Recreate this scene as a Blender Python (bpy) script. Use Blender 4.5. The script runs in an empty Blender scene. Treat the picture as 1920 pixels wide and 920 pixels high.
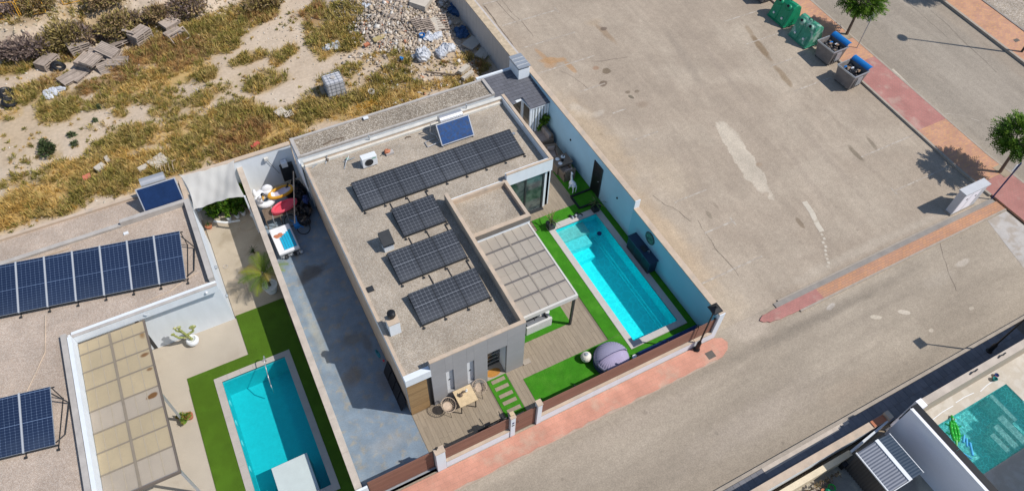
import bpy, math, random
import numpy as np
from mathutils import Vector, Matrix, Euler
random.seed(7); rng=np.random.default_rng(7)
S=bpy.context.scene
COL=S.collection
# ---------------------------------------------------------------- camera
RR=[(0.887280,-0.460554,0.025002),(-0.350848,-0.709128,-0.611591),(0.299400,0.533880,-0.790779)]
CAM=Vector((-3.7563,-12.7667,28.0)); FPX=1333.2
cd=bpy.data.cameras.new('camera'); cam=bpy.data.objects.new('camera',cd); COL.objects.link(cam)
cd.sensor_width=36; cd.lens=FPX/1920*36; cd.clip_start=.1; cd.clip_end=1500
r,d,f=[Vector(a) for a in RR]
m=Matrix((r,-d,-f)).transposed().to_4x4(); m.translation=CAM; cam.matrix_world=m
S.camera=cam
# ---------------------------------------------------------------- sky, sun, exposure
SUNV=Vector((.813,-.582,0))*math.cos(math.radians(50.7))+Vector((0,0,math.sin(math.radians(50.7))))
w=bpy.data.worlds.new('World'); S.world=w; w.use_nodes=True
nt=w.node_tree; bg=nt.nodes['Background']; sk=nt.nodes.new('ShaderNodeTexSky'); sk.sky_type='NISHITA'; sk.sun_disc=False
sk.sun_elevation=math.radians(50.7); sk.sun_rotation=math.atan2(SUNV.x,SUNV.y); sk.air_density=1.0; sk.dust_density=.4; sk.ozone_density=1.5
nt.links.new(sk.outputs[0],bg.inputs[0]); bg.inputs[1].default_value=.12
sl=bpy.data.lights.new('sun','SUN'); sl.energy=4.3; sl.angle=math.radians(.5); sl.color=(1,.95,.88)
so=bpy.data.objects.new('sun',sl); COL.objects.link(so); so.rotation_euler=(-SUNV).to_track_quat('-Z','Y').to_euler()
S.view_settings.view_transform='Standard'; S.view_settings.look='None'; S.view_settings.gamma=1; S.view_settings.exposure=0.0
S.view_settings.use_curve_mapping=False
# ---------------------------------------------------------------- ground heights and pixel -> point
def sm(a,b,x):
    t=min(1,max(0,(x-a)/(b-a))); return t*t*(3-2*t)
def G(x,y): return 0.06*min(60,max(0,y)) if x>12.6 else 0.0
def T(x,y):
    b=sm(31.2,34.5,y+.25*math.sin(x*.9)+.15*math.sin(x*2.3))*1.5*(1-sm(-4,3,x))
    return b+.05*math.sin(x*.8+1)*math.sin(y*.7)+.03*math.sin(x*2.1)*math.sin(y*1.9+2)
def at(u,v,z=None,h=None):
    dv=r*((u-960)/FPX)+d*((v-460)/FPX)+f
    hh=h or G; zz=z if z is not None else 0.0
    for _ in range(8):
        p=CAM+dv*((zz-CAM.z)/dv.z)
        if z is not None: return p
        zz=hh(p.x,p.y)
    return p
# ---------------------------------------------------------------- materials
def mk(name):
    m=bpy.data.materials.new(name); m.use_nodes=True; nt=m.node_tree; return m,nt,nt.nodes['Principled BSDF']
def N(nt,t,**k):
    n=nt.nodes.new('ShaderNode'+t)
    for a,b in k.items(): setattr(n,a,b)
    return n
def L(nt,a,b): nt.links.new(a,b)
def noise(nt,vec,sc,det=3,ro=.55,dist=0):
    n=N(nt,'TexNoise'); n.inputs['Scale'].default_value=sc; n.inputs['Detail'].default_value=det; n.inputs['Roughness'].default_value=ro; n.inputs['Distortion'].default_value=dist
    L(nt,vec,n.inputs['Vector']); return n.outputs['Fac']
def mr(nt,x,a,b,c=0,dd=1,smooth=False):
    n=N(nt,'MapRange'); n.interpolation_type='SMOOTHSTEP' if smooth else 'LINEAR'
    L(nt,x,n.inputs[0])
    for i,v in zip((1,2,3,4),(a,b,c,dd)): n.inputs[i].default_value=v
    return n.outputs[0]
def mixc(nt,fac,a,b,bt='MIX'):
    n=N(nt,'Mix',data_type='RGBA',blend_type=bt)
    for s,v in ((n.inputs[0],fac),(n.inputs[6],a),(n.inputs[7],b)):
        if isinstance(v,(int,float)): s.default_value=v
        elif isinstance(v,tuple): s.default_value=(*v[:3],1)
        else: L(nt,v,s)
    return n.outputs[2]
def scl(nt,c,x):
    n=N(nt,'VectorMath',operation='SCALE'); L(nt,c,n.inputs[0])
    if isinstance(x,(int,float)): n.inputs[3].default_value=x
    else: L(nt,x,n.inputs[3])
    return n.outputs[0]
def mul(nt,a,b,op='MULTIPLY'):
    n=N(nt,'Math',operation=op)
    for s,v in ((n.inputs[0],a),(n.inputs[1],b)):
        if isinstance(v,(int,float)): s.default_value=v
        else: L(nt,v,s)
    return n.outputs[0]
def bump(nt,bs,h,st,dist=.02):
    b=N(nt,'Bump'); b.inputs['Strength'].default_value=st; b.inputs['Distance'].default_value=dist
    L(nt,h,b.inputs['Height']); L(nt,b.outputs[0],bs.inputs['Normal'])
def stains(nt,pos,col,lst):
    # each stain: x, y, rx, ry, angle deg, colour, strength, soft
    nz=N(nt,'TexNoise'); nz.inputs['Scale'].default_value=1.6; nz.inputs['Detail'].default_value=5; L(nt,pos,nz.inputs['Vector'])
    off=N(nt,'VectorMath',operation='SUBTRACT'); L(nt,nz.outputs['Color'],off.inputs[0]); off.inputs[1].default_value=(.5,.5,.5)
    wa=scl(nt,off.outputs[0],.9)
    for (x,y,rx,ry,a,c,s,soft) in lst:
        mp=N(nt,'Mapping',vector_type='TEXTURE'); mp.inputs['Location'].default_value=(x,y,0); mp.inputs['Rotation'].default_value=(0,0,math.radians(a)); mp.inputs['Scale'].default_value=(rx,ry,1e4)
        L(nt,pos,mp.inputs['Vector'])
        ad=N(nt,'VectorMath',operation='ADD'); L(nt,mp.outputs[0],ad.inputs[0]); L(nt,wa,ad.inputs[1])
        ln=N(nt,'VectorMath',operation='LENGTH'); L(nt,ad.outputs[0],ln.inputs[0])
        fz=mr(nt,ln.outputs['Value'],1.0,max(.0,1.0-soft),0,s,True)
        col=mixc(nt,fz,col,c)
    return col
def M(name,col,rough=.8,var=.12,sc=2.5,fine=.08,fsc=45,bmp=0,bsc=60,metal=0,spec=.3,col2=None,c2sc=.7,lo=.45,hi=.62,rnd=0,stretch=None,st=None,alpha=None,trans=0):
    m,nt,bs=mk(name)
    geo=N(nt,'NewGeometry'); pos=geo.outputs['Position']
    v=pos
    if stretch:
        mp=N(nt,'Mapping'); mp.inputs['Scale'].default_value=stretch; L(nt,pos,mp.inputs['Vector']); v=mp.outputs[0]
    rgb=N(nt,'RGB'); rgb.outputs[0].default_value=(*col,1); c=rgb.outputs[0]
    if col2: c=mixc(nt,mr(nt,noise(nt,v,c2sc,5,.6,.3),lo,hi,0,1,True),c,col2)
    if st: c=stains(nt,pos,c,st)
    k=mr(nt,noise(nt,v,sc,5),.25,.75,1-var,1+var)
    k=mul(nt,k,mr(nt,noise(nt,v,fsc,2),.25,.75,1-fine,1+fine))
    if rnd:
        oi=N(nt,'ObjectInfo'); k=mul(nt,k,mr(nt,oi.outputs['Random'],0,1,1-rnd,1+rnd))
    c=scl(nt,c,k); L(nt,c,bs.inputs['Base Color'])
    bs.inputs['Roughness'].default_value=rough; bs.inputs['Metallic'].default_value=metal; bs.inputs['Specular IOR Level'].default_value=spec
    if bmp: bump(nt,bs,noise(nt,v,bsc,3,.65),bmp)
    if trans:
        tr=N(nt,'BsdfTranslucent'); L(nt,c,tr.inputs[0]); tp=N(nt,'BsdfTransparent'); 
        mx=N(nt,'MixShader'); mx.inputs[0].default_value=.45; L(nt,bs.outputs[0],mx.inputs[1]); L(nt,tr.outputs[0],mx.inputs[2])
        m2=N(nt,'MixShader'); m2.inputs[0].default_value=trans; L(nt,mx.outputs[0],m2.inputs[1]); L(nt,tp.outputs[0],m2.inputs[2])
        L(nt,m2.outputs[0],nt.nodes['Material Output'].inputs[0])
    return m
def asphalt(name,c1,c2,st,stretch=None,tone=.1,wear=(2.2,.16,1)):
    m,nt,bs=mk(name); geo=N(nt,'NewGeometry'); pos=geo.outputs['Position']; v=pos
    if stretch:
        mp=N(nt,'Mapping'); mp.inputs['Scale'].default_value=stretch; L(nt,pos,mp.inputs['Vector']); v=mp.outputs[0]
    rgb=N(nt,'RGB'); rgb.outputs[0].default_value=(*c1,1); c=mixc(nt,mr(nt,noise(nt,v,.22,6,.62,.4),.4,.66,0,1,True),rgb.outputs[0],c2)
    c=stains(nt,pos,c,st)
    k=mr(nt,noise(nt,v,.55,6,.6),.25,.75,1-tone,1+tone); k=mul(nt,k,mr(nt,noise(nt,pos,3.3,5,.65),.3,.7,.93,1.07)); k=mul(nt,k,mr(nt,noise(nt,pos,14,3,.7),.28,.72,.90,1.10))
    mp2=N(nt,'Mapping'); mp2.inputs['Scale'].default_value=wear; mp2.inputs['Rotation'].default_value=(0,0,.14); L(nt,pos,mp2.inputs['Vector']); k=mul(nt,k,mr(nt,noise(nt,mp2.outputs[0],1.0,4,.6,.6),.3,.7,.93,1.05))
    vo=N(nt,'TexVoronoi'); vo.inputs['Scale'].default_value=34; L(nt,pos,vo.inputs['Vector']); sp=N(nt,'SeparateColor'); L(nt,vo.outputs['Color'],sp.inputs[0]); k=mul(nt,k,mr(nt,sp.outputs[0],0,1,.86,1.14))
    # small dark oil drips and pale grit
    v2=N(nt,'TexVoronoi'); v2.inputs['Scale'].default_value=.9; L(nt,pos,v2.inputs['Vector']); s2=N(nt,'SeparateColor'); L(nt,v2.outputs['Color'],s2.inputs[0])
    k=mul(nt,k,mr(nt,mul(nt,v2.outputs['Distance'],mr(nt,s2.outputs[0],.6,1,8,2)),.12,.3,.8,1,True))
    L(nt,scl(nt,c,k),bs.inputs['Base Color']); bs.inputs['Roughness'].default_value=.92; bs.inputs['Specular IOR Level'].default_value=.25
    bump(nt,bs,vo.outputs['Distance'],.3,.01); return m
def gravel(name,cols,scale=55,var=.12,bmp=.5,big=.16,rough=.9):
    m,nt,bs=mk(name); geo=N(nt,'NewGeometry'); pos=geo.outputs['Position']
    v=N(nt,'TexVoronoi'); v.inputs['Scale'].default_value=scale; L(nt,pos,v.inputs['Vector'])
    sp=N(nt,'SeparateColor'); L(nt,v.outputs['Color'],sp.inputs[0])
    c=mixc(nt,mr(nt,sp.outputs[0],.2,.6),cols[0],cols[1]); c=mixc(nt,mr(nt,sp.outputs[1],.72,.8),c,cols[2])
    k=mr(nt,noise(nt,pos,1.1,5),.25,.75,1-big,1+big); k=mul(nt,k,mr(nt,noise(nt,pos,9,4),.25,.75,1-var,1+var))
    k=mul(nt,k,mr(nt,noise(nt,pos,.38,6,.65,.6),.38,.66,.90,1.07,True)); k=mul(nt,k,mr(nt,noise(nt,pos,3.2,5,.7),.3,.7,.94,1.06))
    k=mul(nt,k,mr(nt,v.outputs['Distance'],0,.9,1.12,.72))
    L(nt,scl(nt,c,k),bs.inputs['Base Color']); bs.inputs['Roughness'].default_value=rough; bs.inputs['Specular IOR Level'].default_value=.2
    bump(nt,bs,v.outputs['Distance'],bmp,.012); return m
def bricks(name,c1,c2,mort,bw,bh,ang=0,off=.5,var=.1,col3=None):
    m,nt,bs=mk(name); geo=N(nt,'NewGeometry'); mp=N(nt,'Mapping'); mp.inputs['Rotation'].default_value=(0,0,ang); L(nt,geo.outputs['Position'],mp.inputs['Vector'])
    b=N(nt,'TexBrick'); b.inputs['Scale'].default_value=1; b.inputs['Brick Width'].default_value=bw; b.inputs['Row Height'].default_value=bh; b.inputs['Mortar Size'].default_value=.008; b.offset=off
    b.inputs['Color1'].default_value=(*c1,1); b.inputs['Color2'].default_value=(*c2,1); b.inputs['Mortar'].default_value=(*mort,1); L(nt,mp.outputs[0],b.inputs['Vector'])
    k=mul(nt,mr(nt,noise(nt,geo.outputs['Position'],1.3,6),.25,.75,1-var,1+var),mr(nt,noise(nt,geo.outputs['Position'],25,3),.25,.75,.9,1.1))
    c=b.outputs['Color']
    if col3: c=mixc(nt,mr(nt,noise(nt,geo.outputs['Position'],.8,6,.65),.5,.68,0,.75,True),c,col3)
    L(nt,scl(nt,c,k),bs.inputs['Base Color']); bs.inputs['Roughness'].default_value=.85; bs.inputs['Specular IOR Level'].default_value=.2
    bump(nt,bs,b.outputs['Fac'],-.3,.01); return m
def cells(name,c,line,nx,ny,w,h,haze=(.13,.135,.145),lw=.55,midw=.006):
    # solar cells: printed grid in the panel's own coordinates
    m,nt,bs=mk(name); tc=N(nt,'TexCoord'); sp=N(nt,'SeparateXYZ'); L(nt,tc.outputs['Object'],sp.inputs[0])
    def grid(src,n,size,wd):
        a=mul(nt,src,n/size); a=mul(nt,a,0,'ADD'); fr=N(nt,'Math',operation='FRACT'); L(nt,a,fr.inputs[0])
        b=mul(nt,fr.outputs[0],.5,'SUBTRACT'); ab=N(nt,'Math',operation='ABSOLUTE'); L(nt,b,ab.inputs[0])
        return mr(nt,ab.outputs[0],.5-wd,.5-wd*.4,0,1)
    gx=grid(sp.outputs[0],nx,w,.045); gy=grid(sp.outputs[1],ny,h,.06)
    corner=mul(nt,gx,gy); g=mul(nt,gx,gy,'MAXIMUM')
    col=mixc(nt,mul(nt,g,lw),c,line); col=mixc(nt,corner,col,tuple(min(1,x*2.6) for x in line))
    mid=grid(sp.outputs[1],2,h,midw); edge=mul(nt,mid,1.0)
    col=mixc(nt,edge,col,tuple(min(1,x*2.2) for x in line))
    oi=N(nt,'ObjectInfo'); geo=N(nt,'NewGeometry'); low_sheen=mul(nt,mr(nt,sp.outputs[1],h*.55,0,0,1,True),mr(nt,noise(nt,geo.outputs['Position'],1.4,5,.6),.3,.7,.15,.8))
    col=mixc(nt,mul(nt,low_sheen,.55),col,haze)  # pale reflection painted into the cell colour over each panel's lower half
    L(nt,scl(nt,col,mr(nt,oi.outputs['Random'],0,1,.88,1.12)),bs.inputs['Base Color'])
    bs.inputs['Roughness'].default_value=.28; bs.inputs['Specular IOR Level'].default_value=.5; return m
def water(name,tint,bsc,bst,body=(.02,.6,.7),sc_=.2,net=4,na=.12):
    m,nt,bs=mk(name); nt.nodes.remove(bs); geo=N(nt,'NewGeometry')
    tp=N(nt,'BsdfTransparent'); tp.inputs[0].default_value=(*tint,1); gl=N(nt,'BsdfGlossy'); gl.inputs['Roughness'].default_value=.03
    fr=N(nt,'Fresnel'); fr.inputs[0].default_value=1.33
    b=N(nt,'Bump'); b.inputs['Strength'].default_value=bst; b.inputs['Distance'].default_value=.03; L(nt,noise(nt,geo.outputs['Position'],bsc,4,.6,.8),b.inputs['Height'])
    L(nt,b.outputs[0],gl.inputs['Normal']); L(nt,b.outputs[0],fr.inputs['Normal'])
    df=N(nt,'BsdfDiffuse'); df.inputs[0].default_value=(*body,1); ms=N(nt,'MixShader'); ms.inputs[0].default_value=sc_; L(nt,tp.outputs[0],ms.inputs[1]); L(nt,df.outputs[0],ms.inputs[2])
    vo=N(nt,'TexVoronoi',feature='DISTANCE_TO_EDGE'); vo.inputs['Scale'].default_value=net; nz=N(nt,'TexNoise'); nz.inputs['Scale'].default_value=2.5; L(nt,geo.outputs['Position'],nz.inputs['Vector'])
    ad=N(nt,'VectorMath',operation='ADD'); L(nt,geo.outputs['Position'],ad.inputs[0]); L(nt,scl(nt,nz.outputs['Color'],.35),ad.inputs[1]); L(nt,ad.outputs[0],vo.inputs['Vector'])
    L(nt,mixc(nt,mr(nt,vo.outputs['Distance'],0,.12,1,0,True),tuple(x*(1-na) for x in tint),tint),tp.inputs[0])  # sunlight caustics imitated by a net pattern in the water tint
    mx=N(nt,'MixShader'); L(nt,fr.outputs[0],mx.inputs[0]); L(nt,ms.outputs[0],mx.inputs[1]); L(nt,gl.outputs[0],mx.inputs[2])
    L(nt,mx.outputs[0],nt.nodes['Material Output'].inputs[0]); return m
def vcol(name,rough=.9,attr='tint',var=.15,sc=8,tr=0,bmp=0):
    m,nt,bs=mk(name); a=N(nt,'Attribute',attribute_name=attr); geo=N(nt,'NewGeometry')
    c=scl(nt,a.outputs['Color'],mr(nt,noise(nt,geo.outputs['Position'],sc,4),.25,.75,1-var,1+var))
    L(nt,c,bs.inputs['Base Color']); bs.inputs['Roughness'].default_value=rough; bs.inputs['Specular IOR Level'].default_value=.15
    if bmp: bump(nt,bs,noise(nt,geo.outputs['Position'],sc*6,4,.7),bmp,.03)
    if tr:
        t=N(nt,'BsdfTranslucent'); L(nt,c,t.inputs[0]); mx=N(nt,'MixShader'); mx.inputs[0].default_value=tr
        L(nt,bs.outputs[0],mx.inputs[1]); L(nt,t.outputs[0],mx.inputs[2]); L(nt,mx.outputs[0],nt.nodes['Material Output'].inputs[0])
    return m
# ---------------------------------------------------------------- objects
OFF={}
def tag(o,label=None,cat=None,group=None,kind=None):
    if label: o['label']=label
    if cat: o['category']=cat
    if group: o['group']=group
    if kind: o['kind']=kind
    return o
def thing(name,label,cat,loc=None,rz=0,group=None,rx=0,ry=0):
    o=bpy.data.objects.new(name,None); o.empty_display_size=.2; COL.objects.link(o)
    if loc is not None: o.location=loc; OFF[o.name]=None
    o.rotation_euler=(rx,ry,rz); tag(o,label,cat,group); return o
def here(name,label,cat,loc,group=None):
    # a thing whose parts are written in world coordinates
    o=thing(name,label,cat,loc,0,group); OFF[o.name]=Vector(loc); return o
def copy_tree(o,parent=None):
    c=o.copy(); COL.objects.link(c); c.parent=parent
    for ch in list(o.children): copy_tree(ch,c)
    return c
class MB:
    def __init__(s): s.v=[]; s.f=[]; s.c=None
    def add(s,vs,fs):
        n=len(s.v); s.v+= [tuple(p) for p in vs]; s.f+=[tuple(i+n for i in q) for q in fs]; return s
    def hexa(s,b,t): return s.add(list(b)+list(t),[(3,2,1,0),(4,5,6,7),(0,1,5,4),(1,2,6,5),(2,3,7,6),(3,0,4,7)])
    def box(s,x0,y0,z0,x1,y1,z1,M4=None):
        b=[(x0,y0,z0),(x1,y0,z0),(x1,y1,z0),(x0,y1,z0)]; t=[(x0,y0,z1),(x1,y0,z1),(x1,y1,z1),(x0,y1,z1)]
        if M4 is not None: b=[M4@Vector(p) for p in b]; t=[M4@Vector(p) for p in t]
        return s.hexa(b,t)
    def sbox(s,x0,y0,x1,y1,h0,h1):
        ys=[y0]+([0] if y0<0<y1 else [])+[y1]
        for a,b in zip(ys,ys[1:]):
            q=[(x0,a),(x1,a),(x1,b),(x0,b)]; xm=(x0+x1)/2
            s.hexa([(x,y,G(xm,y)+h0) for x,y in q],[(x,y,G(xm,y)+h1) for x,y in q])
        return s
    def cyl(s,p,q,r0,r1=None,n=10,cap=True):
        p=Vector(p); q=Vector(q); r1=r0 if r1 is None else r1; a=(q-p).normalized(); u=a.orthogonal().normalized(); w=a.cross(u)
        vs=[];
        for c,rr in ((p,r0),(q,r1)):
            for i in range(n): t=2*math.pi*i/n; vs.append(c+(u*math.cos(t)+w*math.sin(t))*rr)
        fs=[(i,(i+1)%n,n+(i+1)%n,n+i) for i in range(n)]
        if cap: fs+=[tuple(range(n-1,-1,-1)),tuple(range(n,2*n))]
        return s.add(vs,fs)
    def tube(s,pts,r0,n=6,r1=None):
        k=len(pts)
        for i in range(k-1):
            a=r0 if r1 is None else r0+(r1-r0)*i/(k-1); b=r0 if r1 is None else r0+(r1-r0)*(i+1)/(k-1)
            s.cyl(pts[i],pts[i+1],a,b,n)
        return s
    def lathe(s,x,y,prof,n=16,sx=1,sy=1,ang=(0,2*math.pi)):
        vs=[]; full=abs(ang[1]-ang[0]-2*math.pi)<1e-6; m=n if full else n+1
        for rr,z in prof:
            for i in range(m): t=ang[0]+(ang[1]-ang[0])*i/n; vs.append((x+rr*sx*math.cos(t),y+rr*sy*math.sin(t),z))
        fs=[]
        for j in range(len(prof)-1):
            for i in range(n): a=j*m+i; b=j*m+(i+1)%m; fs.append((a,b,b+m,a+m))
        if full:
            if prof[0][0]>1e-4: fs.append(tuple(range(m-1,-1,-1)))
            if prof[-1][0]>1e-4: fs.append(tuple(range((len(prof)-1)*m,len(prof)*m)))
        return s.add(vs,fs)
    def ball(s,c,rx,ry,rz,n=10,k=7,M4=None,jit=0):
        vs=[];fs=[]
        for j in range(k+1):
            p=math.pi*j/k
            for i in range(n):
                t=2*math.pi*i/n; q=1+random.uniform(-jit,jit); v=Vector((rx*q*math.sin(p)*math.cos(t),ry*q*math.sin(p)*math.sin(t),rz*q*math.cos(p)))
                if M4 is not None: v=M4@v
                vs.append(v+Vector(c))
        for j in range(k):
            for i in range(n): fs.append((j*n+i,(j+1)*n+i,(j+1)*n+(i+1)%n,j*n+(i+1)%n))
        return s.add(vs,fs)
    def torus(s,c,R0,r0,n=20,k=8,M4=None,sx=1,sy=1):
        vs=[];fs=[]
        for i in range(n):
            t=2*math.pi*i/n
            for j in range(k):
                p=2*math.pi*j/k; v=Vector(((R0+r0*math.cos(p))*math.cos(t)*sx,(R0+r0*math.cos(p))*math.sin(t)*sy,r0*math.sin(p)))
                if M4 is not None: v=M4@v
                vs.append(v+Vector(c))
        for i in range(n):
            for j in range(k): fs.append((i*k+j,((i+1)%n)*k+j,((i+1)%n)*k+(j+1)%k,i*k+(j+1)%k))
        return s.add(vs,fs)
    def prism(s,poly,z0,z1):
        n=len(poly); a=sum(poly[i][0]*poly[(i+1)%n][1]-poly[(i+1)%n][0]*poly[i][1] for i in range(n))
        if a<0: poly=poly[::-1]
        vs=[(x,y,z0) for x,y in poly]+[(x,y,z1) for x,y in poly]
        return s.add(vs,[tuple(range(n-1,-1,-1)),tuple(range(n,2*n))]+[(i,(i+1)%n,n+(i+1)%n,n+i) for i in range(n)])
    def build(s,name,mat,parent=None,smooth=False,label=None,flat=False,bev=0):
        me=bpy.data.meshes.new(name); off=None
        p=parent
        while p is not None and off is None:
            off=OFF.get(p.name); p=p.parent
        vs=s.v if off is None else [(x-off.x,y-off.y,z-off.z) for x,y,z in s.v]
        me.from_pydata(vs,[],s.f); me.materials.append(mat)
        if smooth: me.polygons.foreach_set('use_smooth',[True]*len(me.polygons))
        if s.c is not None:
            a=me.color_attributes.new('tint','FLOAT_COLOR','POINT'); a.data.foreach_set('color',np.array([(*c,1) for c in s.c],dtype=np.float32).ravel())
        me.update(); o=bpy.data.objects.new(name,me); COL.objects.link(o)
        if parent is not None: o.parent=parent
        if label: o['label']=label
        if bev:
            bm=o.modifiers.new('b','BEVEL'); bm.width=bev; bm.segments=2; bm.limit_method='ANGLE'
        return o
def struct(o): o['kind']='structure'; return o
def inst(name,mesh,parent,loc=(0,0,0),rot=(0,0,0)):
    o=bpy.data.objects.new(name,mesh); COL.objects.link(o); o.parent=parent; o.location=loc; o.rotation_euler=rot; return o
def fastmesh(name,V,F,mat,tint=None,smooth=False,kind='stuff',label=None,cat=None,parent=None):
    # V (n,3), F (m,k) arrays
    me=bpy.data.meshes.new(name); k=F.shape[1]
    me.vertices.add(len(V)); me.vertices.foreach_set('co',V.astype(np.float32).ravel())
    me.loops.add(F.size); me.loops.foreach_set('vertex_index',F.astype(np.int32).ravel())
    me.polygons.add(len(F)); me.polygons.foreach_set('loop_start',np.arange(0,F.size,k,dtype=np.int32)); 
    me.update(calc_edges=True)
    if tint is not None:
        a=me.color_attributes.new('tint','FLOAT_COLOR','POINT'); a.data.foreach_set('color',np.concatenate([tint,np.ones((len(tint),1))],1).astype(np.float32).ravel())
    me.materials.append(mat)
    if smooth: me.polygons.foreach_set('use_smooth',[True]*len(me.polygons))
    o=bpy.data.objects.new(name,me); COL.objects.link(o)
    if kind: o['kind']=kind
    if parent is not None: o.parent=parent
    return tag(o,label,cat)
# ---------------------------------------------------------------- materials in use
PARK=asphalt('asphalt_parking',(.350,.286,.222),(.41,.342,.268),st=[
 (22.7,13.7,4.6,.45,80,(.29,.24,.19),.55,.8),(24.2,12.,6.,.35,84,(.30,.245,.195),.5,.8),(20.6,13.5,6.,.5,82,(.31,.255,.2),.4,.9),(25.3,4.,5.,.4,86,(.30,.245,.195),.45,.8),(23.2,3.,4.,.35,80,(.30,.245,.195),.4,.8),(19.2,8.,5.,1.3,85,(.40,.33,.255),.4,.9),(29.2,6.,3.,.8,88,(.29,.235,.185),.4,.8),
 (15.1,16.87,1.0,.34,-20,(.42,.25,.12),.75,.4),(14.8,17.3,1.1,.2,-83,(.40,.24,.12),.6,.5),(15.85,15.9,.7,.22,-87,(.40,.24,.12),.7,.4),(14.9,16.6,.5,.4,0,(.41,.25,.13),.6,.5),
 (19.4,17.6,1.25,.3,-84,(.27,.185,.11),.6,.6),(19.55,18.1,.3,.24,0,(.15,.11,.085),.8,.4),(19.3,18.9,.8,.5,0,(.32,.235,.15),.4,.8),
 (17.63,14.7,.36,.3,30,(.16,.12,.08),.85,.35),(16.92,13.86,.34,.28,0,(.15,.11,.08),.85,.35),(17.2,15.2,.28,.2,0,(.3,.18,.11),.7,.5),
 (17.84,12.67,.2,.14,0,(.18,.14,.1),.8,.4),(17.8,12.25,.22,.13,-60,(.13,.11,.08),.85,.3),(18.39,12.5,.2,.15,0,(.18,.14,.1),.75,.4),(18.1,11.5,.5,.35,0,(.24,.18,.13),.6,.7),(14.64,10.44,.12,.1,0,(.15,.12,.09),.8,.3),
 (20.9,5.6,3.0,.62,80.5,(.50,.435,.35),.85,.14),(21.3,7.2,1.3,.55,82,(.49,.425,.34),.6,.3),
 (27.75,12.6,1.65,.3,80,(.2,.135,.075),.75,.5),(27.34,9.9,1.3,.28,83,(.22,.155,.09),.65,.5),(28.1,14.3,.7,.25,80,(.24,.17,.1),.5,.6),
 (27.0,3.25,.85,.2,88,(.19,.155,.11),.75,.45),(28.4,3.4,.62,.16,79,(.2,.165,.12),.7,.45),(20.85,.8,.42,.17,84,(.21,.16,.11),.75,.4),(21.4,4.9,.25,.2,0,(.3,.21,.13),.4,.6),
 (14.5,12.5,1.1,.5,-75,(.50,.44,.37),.7,.5),(15.2,11.9,.7,.3,0,(.5,.44,.37),.5,.6),(16.8,3.3,.35,.15,85,(.18,.15,.11),.5,.5),(17.5,3.6,.3,.12,88,(.2,.16,.12),.5,.6),
 (13.9,3.0,1.4,7.,4,(.43,.325,.22),.75,.8),(14.4,10.5,1.3,5.,6,(.43,.33,.225),.65,.8),(16.3,6.5,1.6,3.,0,(.42,.34,.25),.5,.9),
 (14.,-1.6,1.6,1.6,0,(.44,.36,.27),.8,.8),(22.,-1.9,7.,.4,0,(.44,.375,.3),.6,.8),(27.,-2.0,3.,.3,0,(.44,.375,.3),.6,.8)])
STREET=asphalt('asphalt_street',(.320,.268,.208),(.385,.325,.255),stretch=(.35,1,1),tone=.13,wear=(.12,2.0,1),st=[
 (14.5,-3.0,1.6,.9,0,(.42,.35,.28),.75,.7),(13.6,-1.0,1.,1.6,0,(.41,.33,.25),.7,.8),(8.,-4.4,6.,.7,0,(.36,.3,.24),.5,.9),(12.,-6.7,5.,1.1,2,(.38,.32,.26),.6,.9),(16.5,-7.4,2.5,.6,0,(.37,.3,.23),.5,.8),
 (20.2,-5.2,.3,.13,-30,(.55,.48,.38),.8,.2),(21.6,-5.6,.33,.15,-35,(.56,.49,.4),.8,.2),(18.7,-3.8,.35,.13,10,(.55,.5,.45),.7,.3),(24.6,-5.0,1.4,.5,0,(.42,.36,.29),.5,.7),(26.5,-4.8,.6,.2,0,(.5,.44,.37),.6,.4),
 (22.,-6.9,.15,.1,0,(.52,.45,.36),.7,.3),(24.7,-6.9,.18,.1,0,(.52,.45,.36),.7,.3),(18.,-4.0,8.,.4,0,(.2,.17,.135),.5,.8),(2.,-7.4,6.,.6,0,(.37,.31,.25),.5,.9)])
ROAD=asphalt('asphalt_road',(.290,.248,.20),(.33,.285,.232),stretch=(1,.4,1),st=[(34.2,3.5,.5,9,0,(.34,.29,.23),.5,.8),(41.6,6,.7,12,0,(.33,.27,.21),.6,.8)])
DIRT=M('dry_dirt',(.36,.29,.21),.95,.16,.6,.15,30,.4,50,col2=(.26,.2,.14))
KERB=M('kerb_concrete',(.36,.31,.255),.88,.14,3,.12,40,.2,60)
GREYPAV=M('grey_paving_strip',(.27,.245,.22),.88,.14,2,.1,30,.2,50)
ORBR=bricks('orange_pavers',(.52,.27,.15),(.44,.24,.16),(.27,.19,.14),.24,.12,0,.5,.12)
ORBR2=bricks('orange_pavers_lengthwise',(.56,.30,.165),(.46,.24,.17),(.38,.27,.19),.24,.12,0,.5,.13)
REDBR=bricks('red_pavers',(.43,.19,.165),(.39,.18,.155),(.31,.17,.15),.2,.1,0,.5,.13,col3=(.44,.30,.25))
PINK=bricks('pink_stamped_concrete',(.56,.275,.20),(.53,.26,.185),(.45,.24,.175),.4,.2,0,.5,.16,col3=(.50,.345,.26))
PINKB=M('bare_kerb_edge',(.42,.33,.26),.9,.15,3,.1,30,.3,40)
WHITE=M('white_render',(.70,.74,.78),.85,.055,2.0,.02,30,.05,90,stretch=(1.6,1.6,.35))
CREAM=M('aged_white_render',(.62,.6,.55),.88,.14,2.0,.05,20,.1,60,stretch=(1.6,1.6,.35))
COPE=M('tan_coping',(.52,.41,.31),.88,.13,2.2,.08,30,.15,60,col2=(.43,.36,.29),c2sc=1.6,lo=.48,hi=.7)
COPE2=M('pale_stained_coping',(.5,.43,.36),.88,.18,2.0,.08,30,.15,60)
BLUEW_BOUNCE=M('pool_bounce_wall_blue',(.27,.53,.66),.85,.05,.6,.02,30,.05,60)  # front wall section coloured tealer for light bounced off the pool
BLUEW=M('pale_blue_wall_paint',(.38,.58,.71),.85,.06,1.0,.02,30,.05,60)
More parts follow.
